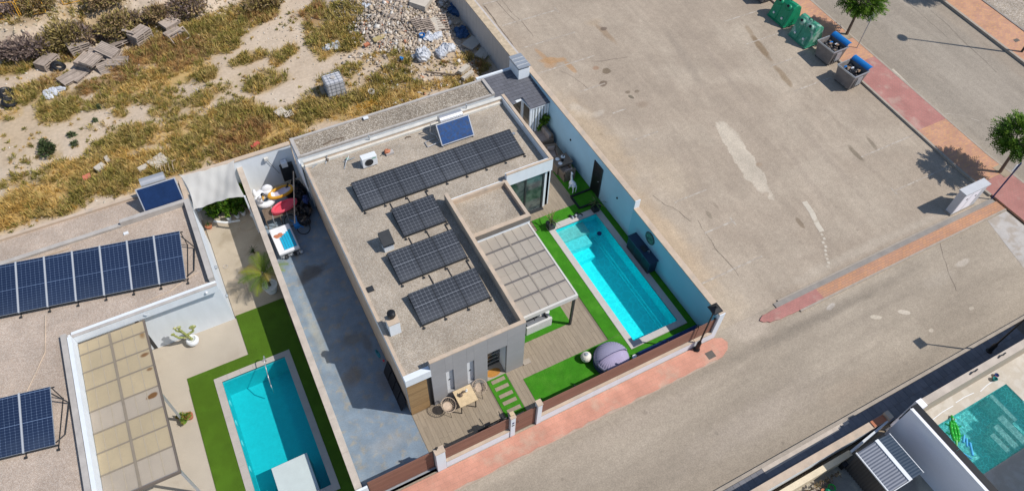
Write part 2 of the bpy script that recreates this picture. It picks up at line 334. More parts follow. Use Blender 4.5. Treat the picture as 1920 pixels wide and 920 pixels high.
GREYC=M('grey_coping',(.43,.4,.37),.85,.15,2.5,.06,30,.15,60)
GRAV=gravel('roof_gravel',((.455,.385,.305),(.36,.30,.235),(.53,.475,.40)),42,.1,.5)
GRAV2=gravel('store_roof_gravel',((.38,.32,.25),(.24,.2,.155),(.56,.5,.42)),26,.14,.7)
GRAV3=gravel('neighbour_roof_gravel',((.53,.43,.345),(.45,.355,.285),(.58,.495,.42)),42,.08,.5,.1)
FARGR=gravel('far_gravel',((.42,.35,.28),(.32,.27,.21),(.52,.46,.4)),18,.2,.5)
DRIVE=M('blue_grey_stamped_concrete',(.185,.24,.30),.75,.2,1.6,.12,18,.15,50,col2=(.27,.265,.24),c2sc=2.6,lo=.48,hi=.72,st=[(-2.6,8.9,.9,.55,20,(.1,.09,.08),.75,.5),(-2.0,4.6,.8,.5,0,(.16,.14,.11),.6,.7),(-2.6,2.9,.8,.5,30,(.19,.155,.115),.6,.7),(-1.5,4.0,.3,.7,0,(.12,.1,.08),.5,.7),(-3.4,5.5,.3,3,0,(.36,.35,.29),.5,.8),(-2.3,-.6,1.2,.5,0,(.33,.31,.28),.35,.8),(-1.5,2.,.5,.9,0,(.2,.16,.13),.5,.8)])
PLANK=M('wood_look_plank',(.30,.245,.18),.6,.15,3.0,.1,30,.05,60,rnd=.06,stretch=(5,.5,1))
BEIGE=M('beige_concrete_patio',(.44,.385,.31),.85,.07,.9,.06,25,.1,60,col2=(.38,.32,.25),c2sc=.6,lo=.52,hi=.75)
YARD=M('beige_stamped_yard',(.4,.34,.26),.85,.1,1.2,.1,25,.15,40,col2=(.33,.275,.2),c2sc=1.0,lo=.5,hi=.7)
POOLC=M('pale_pool_coping',(.5,.47,.44),.8,.05,2,.04,30,.1,60)
POOLC2=M('stone_pool_coping',(.43,.39,.35),.8,.08,2,.06,30,.1,60)
TURF=M('bright_artificial_turf',(.038,.20,.005),.9,.16,2.2,.35,110,.6,160,col2=(.06,.24,.012),c2sc=1.2,lo=.45,hi=.7)
TURF2=M('olive_artificial_turf',(.06,.125,.004),.9,.1,1.2,.3,140,.6,160,col2=(.07,.15,.006))
LIN=M('aqua_pool_liner',(.06,.84,.90),.5,.04,3,.03,20,.0)
LIN2=M('mosaic_pool_liner',(.05,.53,.58),.5,.06,4,.1,60,.0)
LIN3=M('speckled_pool_liner',(.30,.78,.78),.5,.3,5,.3,14,.0)
LEDGE=M('pale_pool_ledge',(.5,.56,.55),.6,.05,3,.06,30,.0)
WAT=water('pool_water',(.52,1.0,1.0),4.5,.6,(.02,.72,.80),.02,3.0,.12)
WAT2=water('pool_water_calm',(.44,.98,1.0),3.0,.25,(.0,.42,.50),.04,6,.05)
WAT3=water('pool_water_rippled',(.76,1.0,1.0),6.0,1.2,(.08,.66,.66),.16,5,.4)
FTILE=M('grey_facade_slab',(.34,.335,.34),.7,.05,1.4,.03,20,.03,50,rnd=.025)
WOODW=M('honey_wood_cladding',(.33,.21,.10),.6,.16,2.2,.1,30,.1,40,rnd=.12,stretch=(.6,1,6))
SLATM=M('reddish_brown_slat',(.215,.105,.075),.55,.1,3,.06,30,.03,40,rnd=.1,stretch=(.6,1,3))
DMET=M('dark_grey_metal',(.045,.048,.052),.45,.1,5,.05,30,metal=.3)
BLACK=M('black_paint',(.012,.013,.016),.4,.1,5,.05,30)
ALU=M('aluminium',(.55,.55,.56),.4,.06,5,.04,30,metal=.6)
STEEL=M('galvanised_steel',(.42,.45,.48),.4,.1,4,.05,30,metal=.5)
OFFW=M('off_white_metal',(.6,.58,.54),.5,.05,4,.04,20)
GLASSD=M('dark_glass',(.02,.035,.045),.08,.1,2,.0,30,spec=.8)
GLASSG=M('curtained_glass',(.10,.13,.12),.1,.25,1.4,.0,30,spec=.8,col2=(.03,.045,.05),c2sc=1.2)
BLGLASS=M('blue_grey_glass',(.16,.22,.3),.15,.1,2,.0,30,spec=.7)
PC1=M('smoky_polycarbonate',(.64,.575,.505),.45,.06,1.0,.03,20,rnd=.04,trans=.10)
PC2=M('yellowed_polycarbonate',(.67,.57,.395),.45,.07,1.2,.03,20,rnd=.035,trans=.1,st=[(-9.75,5.95,.22,.12,0,(.25,.1,.02),.8,.6),(-9.7,6.9,.15,.25,0,(.35,.18,.05),.7,.8),(-9.7,5.2,.15,.1,0,(.25,.1,.02),.7,.6)])
PC3=M('greyed_polycarbonate',(.64,.565,.47),.45,.06,1.2,.03,20,rnd=.04,trans=.12,st=[(-9.85,4.0,.28,.14,10,(.28,.12,.02),.9,.4)])
CELL=cells('dark_solar_cells',(.038,.042,.05),(.17,.18,.2),6,10,1.03,1.64,lw=.9,midw=.011)
CELLB=cells('blue_solar_cells',(.012,.023,.058),(.13,.18,.27),6,20,1.0,2.05,(.06,.08,.12))
THERM=M('blue_absorber',(.018,.065,.20),.35,.2,5,.2,14,spec=.5,col2=(.035,.06,.13),c2sc=9)
THERM2=M('navy_absorber',(.008,.025,.085),.18,.3,1.5,.1,12,spec=.6)
WOODG=M('weathered_pallet_wood',(.33,.27,.225),.9,.2,3,.15,25,.3,40,rnd=.22)
PLW=M('white_plastic',(.72,.74,.76),.4,.04,3,.03,20)
WICK=M('grey_brown_rattan',(.2,.155,.12),.7,.12,4,.25,70,.6,90)
WICKL=M('pale_beige_rattan',(.48,.38,.29),.75,.14,5,.2,60,.6,80)
CUSH=M('mauve_cushion',(.32,.27,.25),.9,.08,3,.05,30,.1,30)
CUSHG=M('grey_cushion',(.17,.18,.2),.9,.08,3,.05,30,.1,30)
LAV=M('lavender_canvas',(.30,.285,.40),.9,.06,3,.05,30,.2,18)
FASC=M('brown_grey_fascia',(.17,.155,.14),.7,.08,3,.05,20)
GLAZ3=M('tan_grey_glazing_bar',(.25,.21,.16),.5,.08,3,.05,20)
GLAZ4=M('soft_tan_glazing_bar',(.42,.355,.26),.5,.08,3,.05,20)
GLAZ2=M('pale_glazing_bar',(.30,.265,.225),.5,.08,3,.05,20)
GLAZ=M('brown_grey_glazing_bar',(.14,.13,.125),.5,.08,3,.05,20)
NAVY=M('navy_plastic',(.012,.03,.12),.45,.1,3,.05,30)
TERRA=M('terracotta',(.45,.17,.09),.8,.1,4,.08,30,.1,30)
RUBC=M('pale_concrete_rubble',(.5,.46,.4),.9,.12,4,.1,30,.5,20)
TARP=M('white_plastic_sheeting',(.52,.54,.58),.5,.1,3,.05,20,.8,7)
RED=M('red_plastic',(.55,.05,.07),.5,.08,4,.05,20)
GREENP=M('green_plastic',(.012,.25,.12),.4,.12,3,.1,14)
GREENF=M('faded_green_plastic',(.05,.27,.17),.55,.15,3,.1,14,col2=(.3,.45,.38),c2sc=1.6,lo=.5,hi=.62)
LIME=M('lime_inflatable',(.03,.42,.05),.25,.08,4,.05,20)
BLUEP=M('blue_plastic',(.015,.17,.48),.4,.1,3,.05,20)
BLUEN=M('light_blue_foam',(.08,.42,.75),.5,.08,3,.05,20)
GREYP=M('grey_container_plastic',(.17,.155,.15),.55,.1,3,.06,20,.1,20,col2=(.21,.19,.18),c2sc=2)
TRASH=M('assorted_trash_bags',(.02,.022,.028),.4,.5,6,.3,30,.8,12,col2=(.22,.17,.13),c2sc=5,lo=.55,hi=.6)
CONCB=M('grey_white_cabinet_concrete',(.52,.53,.55),.75,.05,3,.04,20,.08,40)
BARK=M('grey_brown_bark',(.16,.12,.09),.95,.2,6,.15,40,.6,30)
LEAF=vcol('leaf',.6,var=.15,sc=6,tr=.25)
GRASSM=vcol('dry_plants',.9,var=.12,sc=4,tr=.2)
ROCKM=vcol('rubble_mix',.92,var=.15,sc=14,bmp=.4)
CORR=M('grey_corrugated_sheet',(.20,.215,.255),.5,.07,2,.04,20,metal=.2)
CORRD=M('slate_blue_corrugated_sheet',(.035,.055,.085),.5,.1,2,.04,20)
CORRB=M('brown_corrugated_sheet',(.085,.075,.07),.6,.1,2,.04,20)
LILAC=M('pale_grey_lilac_render',(.88,.87,.92),.85,.05,.8,.03,20,.05,60)
JOINT=M('brown_joint',(.20,.165,.125),.9,.1,5,.1,30)
MORT=M('dark_joint_mortar',(.13,.115,.1),.95,.1,5,.1,30)
DTILE=M('grey_pavement_tile',(.17,.17,.185),.8,.12,3,.08,30,.1,50,rnd=.12)
RTILE=M('slate_grey_roof_tile',(.13,.132,.15),.7,.1,5,.06,30,.1,50,rnd=.1)
OSB=M('pale_wood_table_top',(.6,.46,.28),.6,.15,6,.12,25,.05,40)
SAIL=M('off_white_canvas',(.76,.745,.71),.85,.05,1.5,.03,40,.1,4,trans=.04)
MARK=M('worn_white_marking',(.46,.41,.35),.85,.1,3,.12,30,col2=(.345,.29,.235),c2sc=4,lo=.36,hi=.56)
MARKS=M('pale_worn_paint',(.53,.475,.39),.85,.1,2,.1,30,col2=(.40,.34,.265),c2sc=2.5,lo=.5,hi=.66)
CRACK=M('dark_crack',(.15,.12,.095),.95,.2,5,.1,30)
YEL=M('yellow_paint',(.6,.31,.03),.6,.15,4,.1,30)
CERAM=M('cream_ceramic',(.7,.66,.58),.5,.06,4,.05,20)
MATT=M('orange_coir_mat',(.42,.2,.045),.95,.15,6,.2,50,.3,60)
# ---------------------------------------------------------------- ground, roads, pavements
def sheet(name,xs,ys,h,mat,holes=(),skip=None,kind='structure',parent=None,Gf=None):
    Gf=Gf or G; xs=sorted(set(xs)|{e for q in holes for e in (q[0],q[2])}); ys=sorted(set(ys)|{e for q in holes for e in (q[1],q[3])})
    b=MB(); idx={}
    def vid(x,y,cx):
        k=(x,y,cx>12.6)
        if k not in idx: idx[k]=len(b.v); b.v.append((x,y,(Gf(12.61 if cx>12.6 else 0,y) if Gf is G else Gf(x,y))+h))
        return idx[k]
    for x0,x1 in zip(xs,xs[1:]):
        for y0,y1 in zip(ys,ys[1:]):
            cx,cy=(x0+x1)/2,(y0+y1)/2
            if any(q[0]<cx<q[2] and q[1]<cy<q[3] for q in holes): continue
            if skip and skip(cx,cy): continue
            b.f.append((vid(x0,y0,cx),vid(x1,y0,cx),vid(x1,y1,cx),vid(x0,y1,cx)))
    o=b.build(name,mat,parent)
    if kind and parent is None: o['kind']=kind
    return o
P1=(9.25,-1.18,11.68,6.03); P2=(-7.7,-1.25,-4.98,5.07); P3=(18.38,-12.75,22.85,-10.38)
def pol(x0,y0,x1,y1,z,name,mat,parent=None,holes=()):
    o=sheet(name,[x0,x1],[y0,y1],z,mat,holes,parent=parent,Gf=lambda x,y:0.0); return o
sheet('ground',[-250,-60,12.6,60,400],[-250,-60,0,15.35,60,300],-.06,DIRT,holes=[P1,P2,P3],skip=lambda x,y:x<12.6 and y>15.35)
sheet('street',[-80,12.6,31.4],[-8.32,-2.5],0,STREET)
sheet('parking_lot',[12.64,31.42],[-2.5,0,60],0,PARK)
# front apron between the wall end and the brick path shares the parking surface
sheet('road',[33.9,42.3],[-80,0,60],0,ROAD); sheet('road_crossing',[31.4,33.9],[-80,-6.0],-.004,ROAD)
sheet('gravel_verge',[45.0,90],[-80,0,60],.09,FARGR)
def strip(name,x0,y0,x1,y1,h0,h1,mat): return struct(MB().sbox(x0,y0,x1,y1,h0,h1).build(name,mat))
strip('brick_path',18.5,-3.3,31.4,-2.72,0,.055,ORBR)
struct(MB().prism([(15.12,-2.9),(15.22,-3.04),(15.4,-3.1),(15.5,-3.2),(15.8,-3.21),(16.0,-3.27),(16.5,-3.26),(16.8,-3.297),(18.7,-3.297),(18.7,-2.723),(16.0,-2.723),(15.7,-2.75),(15.45,-2.74),(15.3,-2.79)],.0,.059).build('red_brick_path',REDBR))
strip('paving_strip',16.3,-2.72,31.3,-2.46,0,.05,GREYPAV)
strip('kerb',16.6,-2.46,28.3,-2.38,-.02,.062,KERB); strip('kerb',17.2,-3.4,31.4,-3.3,-.02,.062,KERB)
strip('brick_pavement',31.52,-6,33.78,60,-.02,.11,ORBR2); strip('red_brick_pavement',31.523,3.0,33.777,8.9,.02,.114,REDBR); strip('red_brick_pavement',31.523,-5.99,33.777,-1.45,.02,.114,REDBR)
strip('kerb',31.38,-2.3,31.52,60,-.02,.12,KERB); strip('kerb',33.78,-6,33.92,60,-.02,.12,KERB)
strip('kerb',42.3,-60,42.48,60,-.02,.17,KERB); strip('brick_pavement',42.48,-60,44.86,60,-.02,.16,ORBR2); strip('kerb',44.86,-60,45.0,60,-.02,.2,GREYPAV)
strip('kerb',5,-8.46,60,-8.32,-.02,.11,KERB)
struct(MB().prism([(29.0,-6.4),(29.9,-3.45),(31.35,-3.43),(31.38,-6.6)],0,.006).build('concrete_patch',M('pale_concrete_patch',(.46,.43,.4),.9,.12,1.2,.1,30,.2,40,col2=(.38,.33,.28),c2sc=1.5)))
# pink pavement in front of the house, ragged road edge
pts=[(-9,-2.7),(12.6,-2.7),(12.95,-2.85),(13.05,-3.15),(12.85,-3.42)]
x=12.4
while x>-9: pts.append((x,-3.62+random.uniform(-.05,.05)-.0*(x))); x-=.35
pts.append((-9,-3.6)); struct(MB().prism(pts,-.02,.05).build('pavement',PINK))
struct(MB().box(-9,-3.70,-.02,12.1,-3.58,.03).build('kerb',PINKB))
struct(MB().box(11.75,-3.5,.0,12.15,-3.15,.054).build('manhole_cover',MORT)); struct(MB().box(43.45,6.05,.35,43.85,6.35,G(43,6.2)+.166).build('manhole_cover',MORT))
# markings and cracks (parts of the parking lot)
pk=bpy.data.objects['parking_lot']
def ribbon(b,pts,w,h=.005):
    for (a,c) in zip(pts,pts[1:]):
        a=Vector(a[:2]); c=Vector(c[:2]); n=(c-a).normalized(); n=Vector((-n.y,n.x))*w/2
        q=[a-n,c-n,c+n,a+n]; b.add([(p.x,p.y,G(p.x,p.y)+h) for p in q],[(0,1,2,3)])
    return b
for y,xa in ((0.02,13.9),(2.4,15.9),(4.7,15.6),(9.3,16.0),(11.55,16.1),(13.85,15.3),(16.2,13.6),(18.57,13.9),(20.93,13.8),(23.3,13.6),(25.7,13.6)):
    xb=17.7 if y not in (11.55,13.85) else 17.0
    ribbon(MB(),[(xa,y),(xb,y)],.1).build('marking_line',MARK,pk)
for y in (.27,2.9,8.63,10.96,13.23,15.6,18): ribbon(MB(),[(27.1,y),(31.2 if y<5 else 30.0,y)],.09).build('marking_line',MARK,pk)
for x,y in ((17.7,2.4),(17.7,20.93),(27.0,.27)): ribbon(MB(),[(x,y-.25),(x,y+.25)],.09,.007).build('marking_line',MARK,pk)
def crack(a,b,n,amp,w=.035,parent=pk,h=.004,mat=CRACK):
    a=Vector(a[:2]);b=Vector(b[:2]); t=(b-a); nn=Vector((-t.y,t.x)).normalized(); o=0; pts=[]
    for i in range(n+1): o+=random.uniform(-amp,amp); pts.append(a+t*i/n+nn*o)
    mb=MB()
    for i in range(n): ribbon(mb,pts[i:i+2],w*random.uniform(.5,1.3),h)
    mb.build('crack',mat,parent)
for a,b,n in (((14.7,25.2),(14.9,19.2),16),((14.3,24.5),(14.9,20.7),10),((15.0,15.9),(15.9,13.8),10),((14.9,5.6),(15.9,3.4),12),((16.1,3.2),(15.7,-.4),14),((17.2,15.9),(19.5,15.2),8)): crack(a,b,n,.07,.028)
p4=[at(905,8),at(962,88)]; crack(p4[0],p4[1],18,.02,.07)
rd=bpy.data.objects['road']
for a,b,n in ((at(1745,20),at(1870,135),24),(at(1700,0),at(1780,75),16)): crack(a,b,n,.05,.028,rd)
st_=bpy.data.objects['street']; crack(at(1752,440),at(1792,545),12,.05,.022,st_)
mb=ribbon(MB(),[at(1672,130),at(1700,158),at(1725,182),at(1757,208)],.28,.006); mb.build('marking_line',MARKS,rd)
ribbon(MB(),[at(1772,213),at(1800,216),at(1836,227)],.05,.006).build('marking_line',MARK,rd)
# long pale scrape on the parking lot
mb=MB(); pp=[at(*q) for q in ((1508,378),(1522,398),(1532,420),(1541,434))]; ribbon(mb,pp,.3,.006); mb.build('paint_scrape',MARKS,pk)
for i in range(9):
    p=at(1542+i*1.3+random.uniform(-2,2),440+i*7.5); ribbon(MB(),[(p.x,p.y-.07),(p.x+.05,p.y+.07)],.13,.006).build('paint_scrape',MARKS,pk)
# ---- main plot surfaces
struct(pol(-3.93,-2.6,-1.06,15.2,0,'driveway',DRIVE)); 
terr=pol(-1.06,-2.6,12.4,15.2,.006,'terrace',JOINT,holes=[P1])
def turf(name,x0,y0,x1,y1,z=.03): return struct(MB().box(x0,y0,-.005,x1,y1,z).build(name,TURF))
GR=[(8.27,-.58,8.93,6.4),(8.45,6.4,11.14,7.08),(11.14,6.42,12.35,9.6),(12.02,-1.5,12.36,6.4),(4.24,.95,7.2,2.6),(4.24,2.6,7.2,5.1),(3.9,-2.55,8.93,-.6),(8.93,-2.55,12.36,-1.5),(2.43,-2.55,3.33,0)]
for q in GR: turf('artificial_lawn',*q)
def inr(x,y,q,e=.0): return q[0]-e<x<q[2]+e and q[1]-e<y<q[3]+e
cope_rect=(8.93,-1.5,12.02,6.42)
# planks: columns 0.2 m wide, laid end to end along y, cut where lawn or pool begins
CUT=GR+[cope_rect,(-1.06,0,4.2,20),(4.2,5.1,7.1,20),(7.1,8.2,9.85,20)]
sh={}
x=-1.05
while x<12.3:
    y=-2.5-random.uniform(0,1.2)
    while y<13.2:
        a,bb=max(y,-2.5),y+1.2; y+=1.2
        cx=x+.1
        segs=[(a,bb)]
        for q in CUT:
            if q[0]<cx<q[2]:
                ns=[]
                for s0,s1 in segs:
                    if q[3]<=s0 or q[1]>=s1: ns.append((s0,s1)); continue
                    if s0<q[1]: ns.append((s0,q[1]))
                    if s1>q[3]: ns.append((q[3],s1))
                segs=ns
        for s0,s1 in segs:
            if s1-s0<.06: continue
            if cx>8.25 and s0<6.3: continue
            L_=round(s1-s0-.006,2)
            if L_ not in sh:
                o=MB().box(-.097,0,0,.097,L_,.02).build('plank',PLANK,terr); sh[L_]=o.data; o.location=(cx,s0+.003,-.005)
            else: inst('plank',sh[L_],terr,(cx,s0+.003,-.005))
    x+=.2
for y in (-.26,-.62,-1.0,-1.35,-1.74,-2.1): struct(MB().box(2.58,y,.0,3.21,y+.17,.045).build('stepping_stone',PLANK))
# ---- pools
def pool(P,wz,depth,lin,wat,cop,cx0,cy0,cx1,cy1,hc,label,steps=(),extra=None):
    x0,y0,x1,y1=P; t=here('swimming_pool',label,'pool',(x0,y0,0))
    b=MB(); e=.0
    vs=[(x0,y0,hc-.01),(x1,y0,hc-.01),(x1,y1,hc-.01),(x0,y1,hc-.01),(x0,y0,-depth),(x1,y0,-depth),(x1,y1,-depth),(x0,y1,-depth)]
    b.add(vs,[(4,5,6,7),(0,1,5,4),(1,2,6,5),(2,3,7,6),(3,0,4,7)]); b.build('basin',lin,t)
    n=40; vs=[];fs=[]
    MB().add([(x0,y0,wz),(x1,y0,wz),(x1,y1,wz),(x0,y1,wz)],[(0,1,2,3)]).build('water',wat,t)
    for q in steps: MB().box(*q[:6]).build(q[6],q[7] if len(q)>7 else lin,t)
    if cop is not None:
        i=0; w=.6
        def run(ax0,ax1,f):
            k=max(1,round((ax1-ax0)/w)); st=(ax1-ax0)/k
            for j in range(k): f(ax0+j*st+.002,ax0+(j+1)*st-.002)
        run(cx0,cx1,lambda a,b:MB().box(a,cy0,-.01,b,y0,hc).build('coping_stone',cop,t))
        run(cx0,cx1,lambda a,b:MB().box(a,y1,-.01,b,cy1,hc).build('coping_stone',cop,t))
        run(y0,y1,lambda a,b:MB().box(cx0,a,-.01,x0,b,hc).build('coping_stone',cop,t))
        run(y0,y1,lambda a,b:MB().box(x1,a,-.01,cx1,b,hc).build('coping_stone',cop,t))
    return t
x0,y0,x1,y1=P1
pl1=pool(P1,-.06,.95,LIN,WAT,POOLC,8.93,-1.48,12.02,6.4,.05,'turquoise pool of the middle house with steps in its far corner and half in shade',
 [(x0+.0005,5.3,-.94,10.9,y1-.0005,-.22,'step',LEDGE),(x0+.0005,4.7,-.94,10.7,5.3,-.36,'step',M('pale_aqua_step',(.3,.66,.70),.6,.05,3,.03,20)),(x0+.0005,4.1,-.94,10.6,4.7,-.66,'step'),(10.9,5.3,-.94,x1-.0005,y1-.0005,-.4,'bench'),(11.3,y0+.0005,-.94,x1-.0005,5.3,-.74,'bench'),(11.18,y0+.0005,-.94,11.3,5.3,-.84,'bench')])
MB().lathe(11.2,4.9,[(.12,-.1),(.12,-.045),(.0,-.045)],14).build('skimmer_float',NAVY,pl1)
x0,y0,x1,y1=P2
pl2=pool(P2,-.12,1.25,LIN2,WAT2,POOLC2,-8.0,-1.55,-4.7,5.34,.05,'turquoise pool of the left house with a pale raised ledge and curved steel rail',
 [(-6.9,-1.2,-1.24,-5.45,.48,-.07,'sunning_ledge',LEDGE),(x0+.0005,-.95,-1.24,-6.9,-.35,-.45,'step'),(x0+.0005,-.35,-1.24,-7.05,.0,-.75,'step'),(x0+.0005,-1.249,-1.24,-6.9,-.95,-.25,'step')])
for i,yy in enumerate((1.0,2.2,3.2,4.2)): MB().box(x0+.001,yy-.1,-.5,x0+.03,yy+.1,-.3).build('pool_light',PLW,pl2)
for k in (0,.0): pass
r1=MB().tube([(-5.75,5.2,.05),(-5.75,5.2,.55),(-5.76,5.0,.72),(-5.8,4.7,.7),(-5.85,4.3,.45),(-5.9,4.0,.05),(-5.92,3.9,-.5)],.018,8); r1.build('rail',ALU,pl2,smooth=True)
x0,y0,x1,y1=P3
pl3=pool(P3,-.05,1.2,LIN3,WAT3,None,0,0,0,0,.0,'green tinged pool at the lower right with submerged steps and inflatables',
 [(22.2,y0,-1.19,x1,y1,-.75,'bench'),(20.55,-12.75,-1.19,20.8,-11.7,-.4,'step',LEDGE),(20.95,-12.75,-1.19,21.25,-11.5,-.35,'step',LEDGE),(21.4,-12.75,-1.19,21.75,-11.3,-.3,'step',LEDGE),(21.95,-11.75,-1.19,22.15,-10.42,-.3,'step',LEDGE)])
RAILM=M('pale_aluminium_rail',(.40,.42,.45),.5,.05,3,.04,20)
# ================================================================ middle house
H=here('house','flat roofed middle house with grey slab front, white walls and gravel roof under solar panels','house',(0,0,0))
RZ=3.1
MB().box(-1.04,.12,0,0,7.7,RZ-.02).box(0,.7,0,4.05,7.7,RZ-.02).box(-1.04,7.7,0,9.55,12.8,RZ-.02).build('core',WHITE,H)
# outer wall skins
MB().box(-1.055,.1,2.66,-1.03,12.8,RZ+.02).build('wall_band',WHITE,H)
MB().box(-1.05,.2,0,-1.041,12.8,2.64).build('side_wall',COPE,H)
g=MB().box(-.93,.16,RZ-.02,4.05,12.68,RZ).box(4.05,7.75,RZ-.02,9.56,12.68,RZ).build('roof',GRAV,H)
MB().box(-1.06,.222,RZ,-.93,12.7,RZ+.035).build('roof_edge',COPE,H)
# left front bay: wood cladding under a white band
MB().box(-1.06,-.03,2.66,0,.22,RZ+.035).build('front_band',WHITE,H)
for k in range(14): MB().box(-1.04,.03,.01+k*.189,-.2,.115,.01+k*.189+.183).build('cladding_board',WOODW,H)
MB().box(-.2,.09,0,0,.12,2.66).build('recess',DMET,H)  # flat dark strip standing in for the shade of the setback
# grey slab front
fw=H
xc=[0,.62,.95,1.55,1.87,2.47,3.37,4.2]; zc=[0,.6,1.5,2.42,3.05,3.6]
for i in range(7):
    for j in range(5):
        if i in (1,3) and 1<=j<=2: continue
        if i==5 and j<=2: continue
        a,b=xc[i],xc[i+1]
        if j>=3 or i in (1,3): pass
        MB().box(a+.002,.0,zc[j]+.002,b-.002,.12,zc[j+1]-.002).build('facade_slab',FTILE,H)
MB().box(0.01,.012,0,4.19,.118,3.59).build('joint_backing',MORT,H) if 0 else None
MB().box(0,.0,3.6,4.2,.16,3.65).build('parapet_cap',COPE,H)
MB().box(0.0,.12,2.9,4.05,.16,3.6).build('parapet',COPE,H)
MB().box(4.05,.16,2.6,4.2,7.7,3.6).build('parapet',COPE,H)
MB().box(4.05,.12,0,4.197,5.2,2.9).build('side_wall',FTILE,H)
MB().box(4.04,.16,3.6,4.21,7.7,3.65).build('parapet_cap',COPE,H)
for a in (.62,1.55):
    w=MB().box(a+.02,.115,.62,a+.31,.135,2.4).build('window',PLW,H)
    MB().box(a,.121,.6,a+.02,.33,2.42).box(a+.31,.121,.6,a+.33,.33,2.42).box(a+.02,.121,.6,a+.31,.33,.62).box(a+.02,.121,2.4,a+.31,.33,2.42).build('frame',WHITE,w)
    MB().box(a+.13,.09,1.48,a+.2,.115,1.54).build('handle',DMET,w)
dr=MB().box(2.48,.62,0,3.36,.66,2.4).build('door',GLASSD,H)
for k in range(6): MB().box(2.5,.605,.3+k*.33,3.34,.62,.33+k*.33).build('bar',ALU,dr)
MB().box(2.47,.121,0,2.48,.62,2.42).box(3.36,.121,0,3.37,.62,2.42).box(2.48,.121,2.4,3.36,.62,2.42).build('frame',WHITE,dr)
MB().box(2.48,-.0,0.0,3.36,.62,.035).build('doorstep',KERB,H)
# the core is opened behind windows and door by dark reveals standing proud of it
# back wing
MB().box(7.2,7.55,2.75,9.72,7.75,3.5).build('front_band',WHITE,H)
MB().box(9.4,7.75,0,9.78,8.15,2.75).build('column',WHITE,H)
MB().box(9.55,7.75,0,9.72,10.25,3.5).box(9.55,10.25,0,9.72,12.8,3.42).build('side_wall',WHITE,H)
MB().box(9.55,7.55,3.5,9.73,10.25,3.56).box(9.6,10.25,3.42,9.76,12.85,3.47).build('parapet_cap',COPE,H)
MB().box(7.2,7.55,3.5,9.55,7.66,3.56).build('parapet_cap',COPE,H)
MB().box(-1.05,12.68,2.9,9.6,12.83,3.36).build('parapet',COPE,H); MB().box(-1.06,12.66,3.36,9.6,12.85,3.4).build('parapet_cap',CREAM,H)
MB().box(-1.04,12.55,RZ,9.5,12.68,RZ+.12).build('flashing',CREAM,H)
gd=MB().box(7.35,7.695,0.05,9.38,7.699,2.7).build('sliding_door',GLASSG,H)
MB().box(7.2,7.66,0,7.35,7.69,2.75).box(8.3,7.66,.05,8.38,7.69,2.7).box(9.3,7.66,0,9.4,7.69,2.75).box(7.2,7.5,0,9.4,7.69,.05).build('frame',DMET,gd)
# low roof in the inner corner
MB().box(4.2,5.25,0,7.1,7.6,2.9).build('core',WHITE,H)
MB().box(4.3,5.3,2.9,7.05,7.5,2.93).build('low_roof',GRAV,H)
MB().box(4.2,5.15,2.93,4.32,7.6,3.2).box(7.05,5.15,2.93,7.2,7.7,3.2).box(4.32,7.48,2.93,7.05,7.6,3.2).build('parapet',COPE,H)
MB().box(4.32,5.15,2.93,7.05,5.3,3.17).build('parapet',COPE,H); MB().box(4.2,5.125,2.86,7.2,5.149,3.168).build('fascia',FASC,H)
MB().box(4.21,5.12,3.17,7.21,5.31,3.21).build('parapet_cap',COPE,H)
MB().box(4.2,5.17,2.5,7.19,5.26,2.93).build('front_band',WHITE,H)
MB().box(4.0,4.98,2.98,4.35,5.12,3.06).build('gutter_spout',ALU,H)
MB().box(4.9,5.235,0,6.7,5.249,2.2).build('sliding_door',GLASSD,H)
# vent and roof kit
c=here('chimney','white rendered chimney with a black round cowl at the front left of the gravel roof','chimney',(-.55,2.3,RZ))
MB().box(-.8,2.1,RZ,-.35,2.55,3.88).build('stack',WHITE,c); MB().box(-.82,2.08,3.88,-.33,2.57,3.93).build('cap',COPE,c)
MB().lathe(-.55,2.42,[(.11,3.93),(.11,4.02),(.17,4.06),(.17,4.24),(.1,4.3),(0,4.31)],14).build('cowl',BLACK,c,smooth=False)
c=here('roof_vent','white box vent under a black tilted hood between the rows of panels','vent',(.75,6.3,RZ))
MB().box(.52,6.15,RZ,.95,6.5,3.55).build('duct',WHITE,c)
MB().hexa([(.48,6.1,3.5),(1.0,6.1,3.5),(1.0,6.75,3.58),(.48,6.75,3.58)],[(.48,6.1,3.6),(1.0,6.1,3.6),(1.0,6.75,3.82),(.48,6.75,3.82)]).build('hood',DMET,c)
tag(MB().box(-.87,4.48,RZ,-.6,4.75,RZ+.05).build('roof_hatch',DMET),'small dark square hatch near the left roof edge','hatch')
# air conditioner
c=here('air_conditioner','white outdoor air conditioning unit with a round fan grille on the gravel roof','air conditioner',(1.8,11.45,RZ))
MB().box(1.42,11.28,RZ+.05,2.16,11.62,RZ+.62).build('casing',PLW,c,bev=.01)
MB().lathe(0,0,[(.2,0),(.2,.02),(.17,.02),(.17,.008),(.0,.008)],20).v
fan=MB(); Mx=Matrix.Translation((1.74,11.27,RZ+.33))@Matrix.Rotation(math.pi/2,4,'X')
fan.torus((1.74,11.27,RZ+.33),.2,.012,20,6,Matrix.Rotation(math.pi/2,3,'X'))
for i in range(8):
    a=i*math.pi/8; fan.cyl((1.74-.2*math.cos(a),11.268,RZ+.33-.2*math.sin(a)),(1.74+.2*math.cos(a),11.268,RZ+.33+.2*math.sin(a)),.006,n=4)
fan.build('fan_grille',DMET,c); MB().cyl((1.74,11.279,RZ+.33),(1.74,11.272,RZ+.33),.19,n=20).build('fan_opening',DMET,c)
MB().box(1.9,11.276,RZ+.48,2.1,11.279,RZ+.56).build('sticker',GREENF,c)
for a in (1.48,2.02): MB().box(a,11.3,RZ,a+.07,11.6,RZ+.05).build('foot',DMET,c)
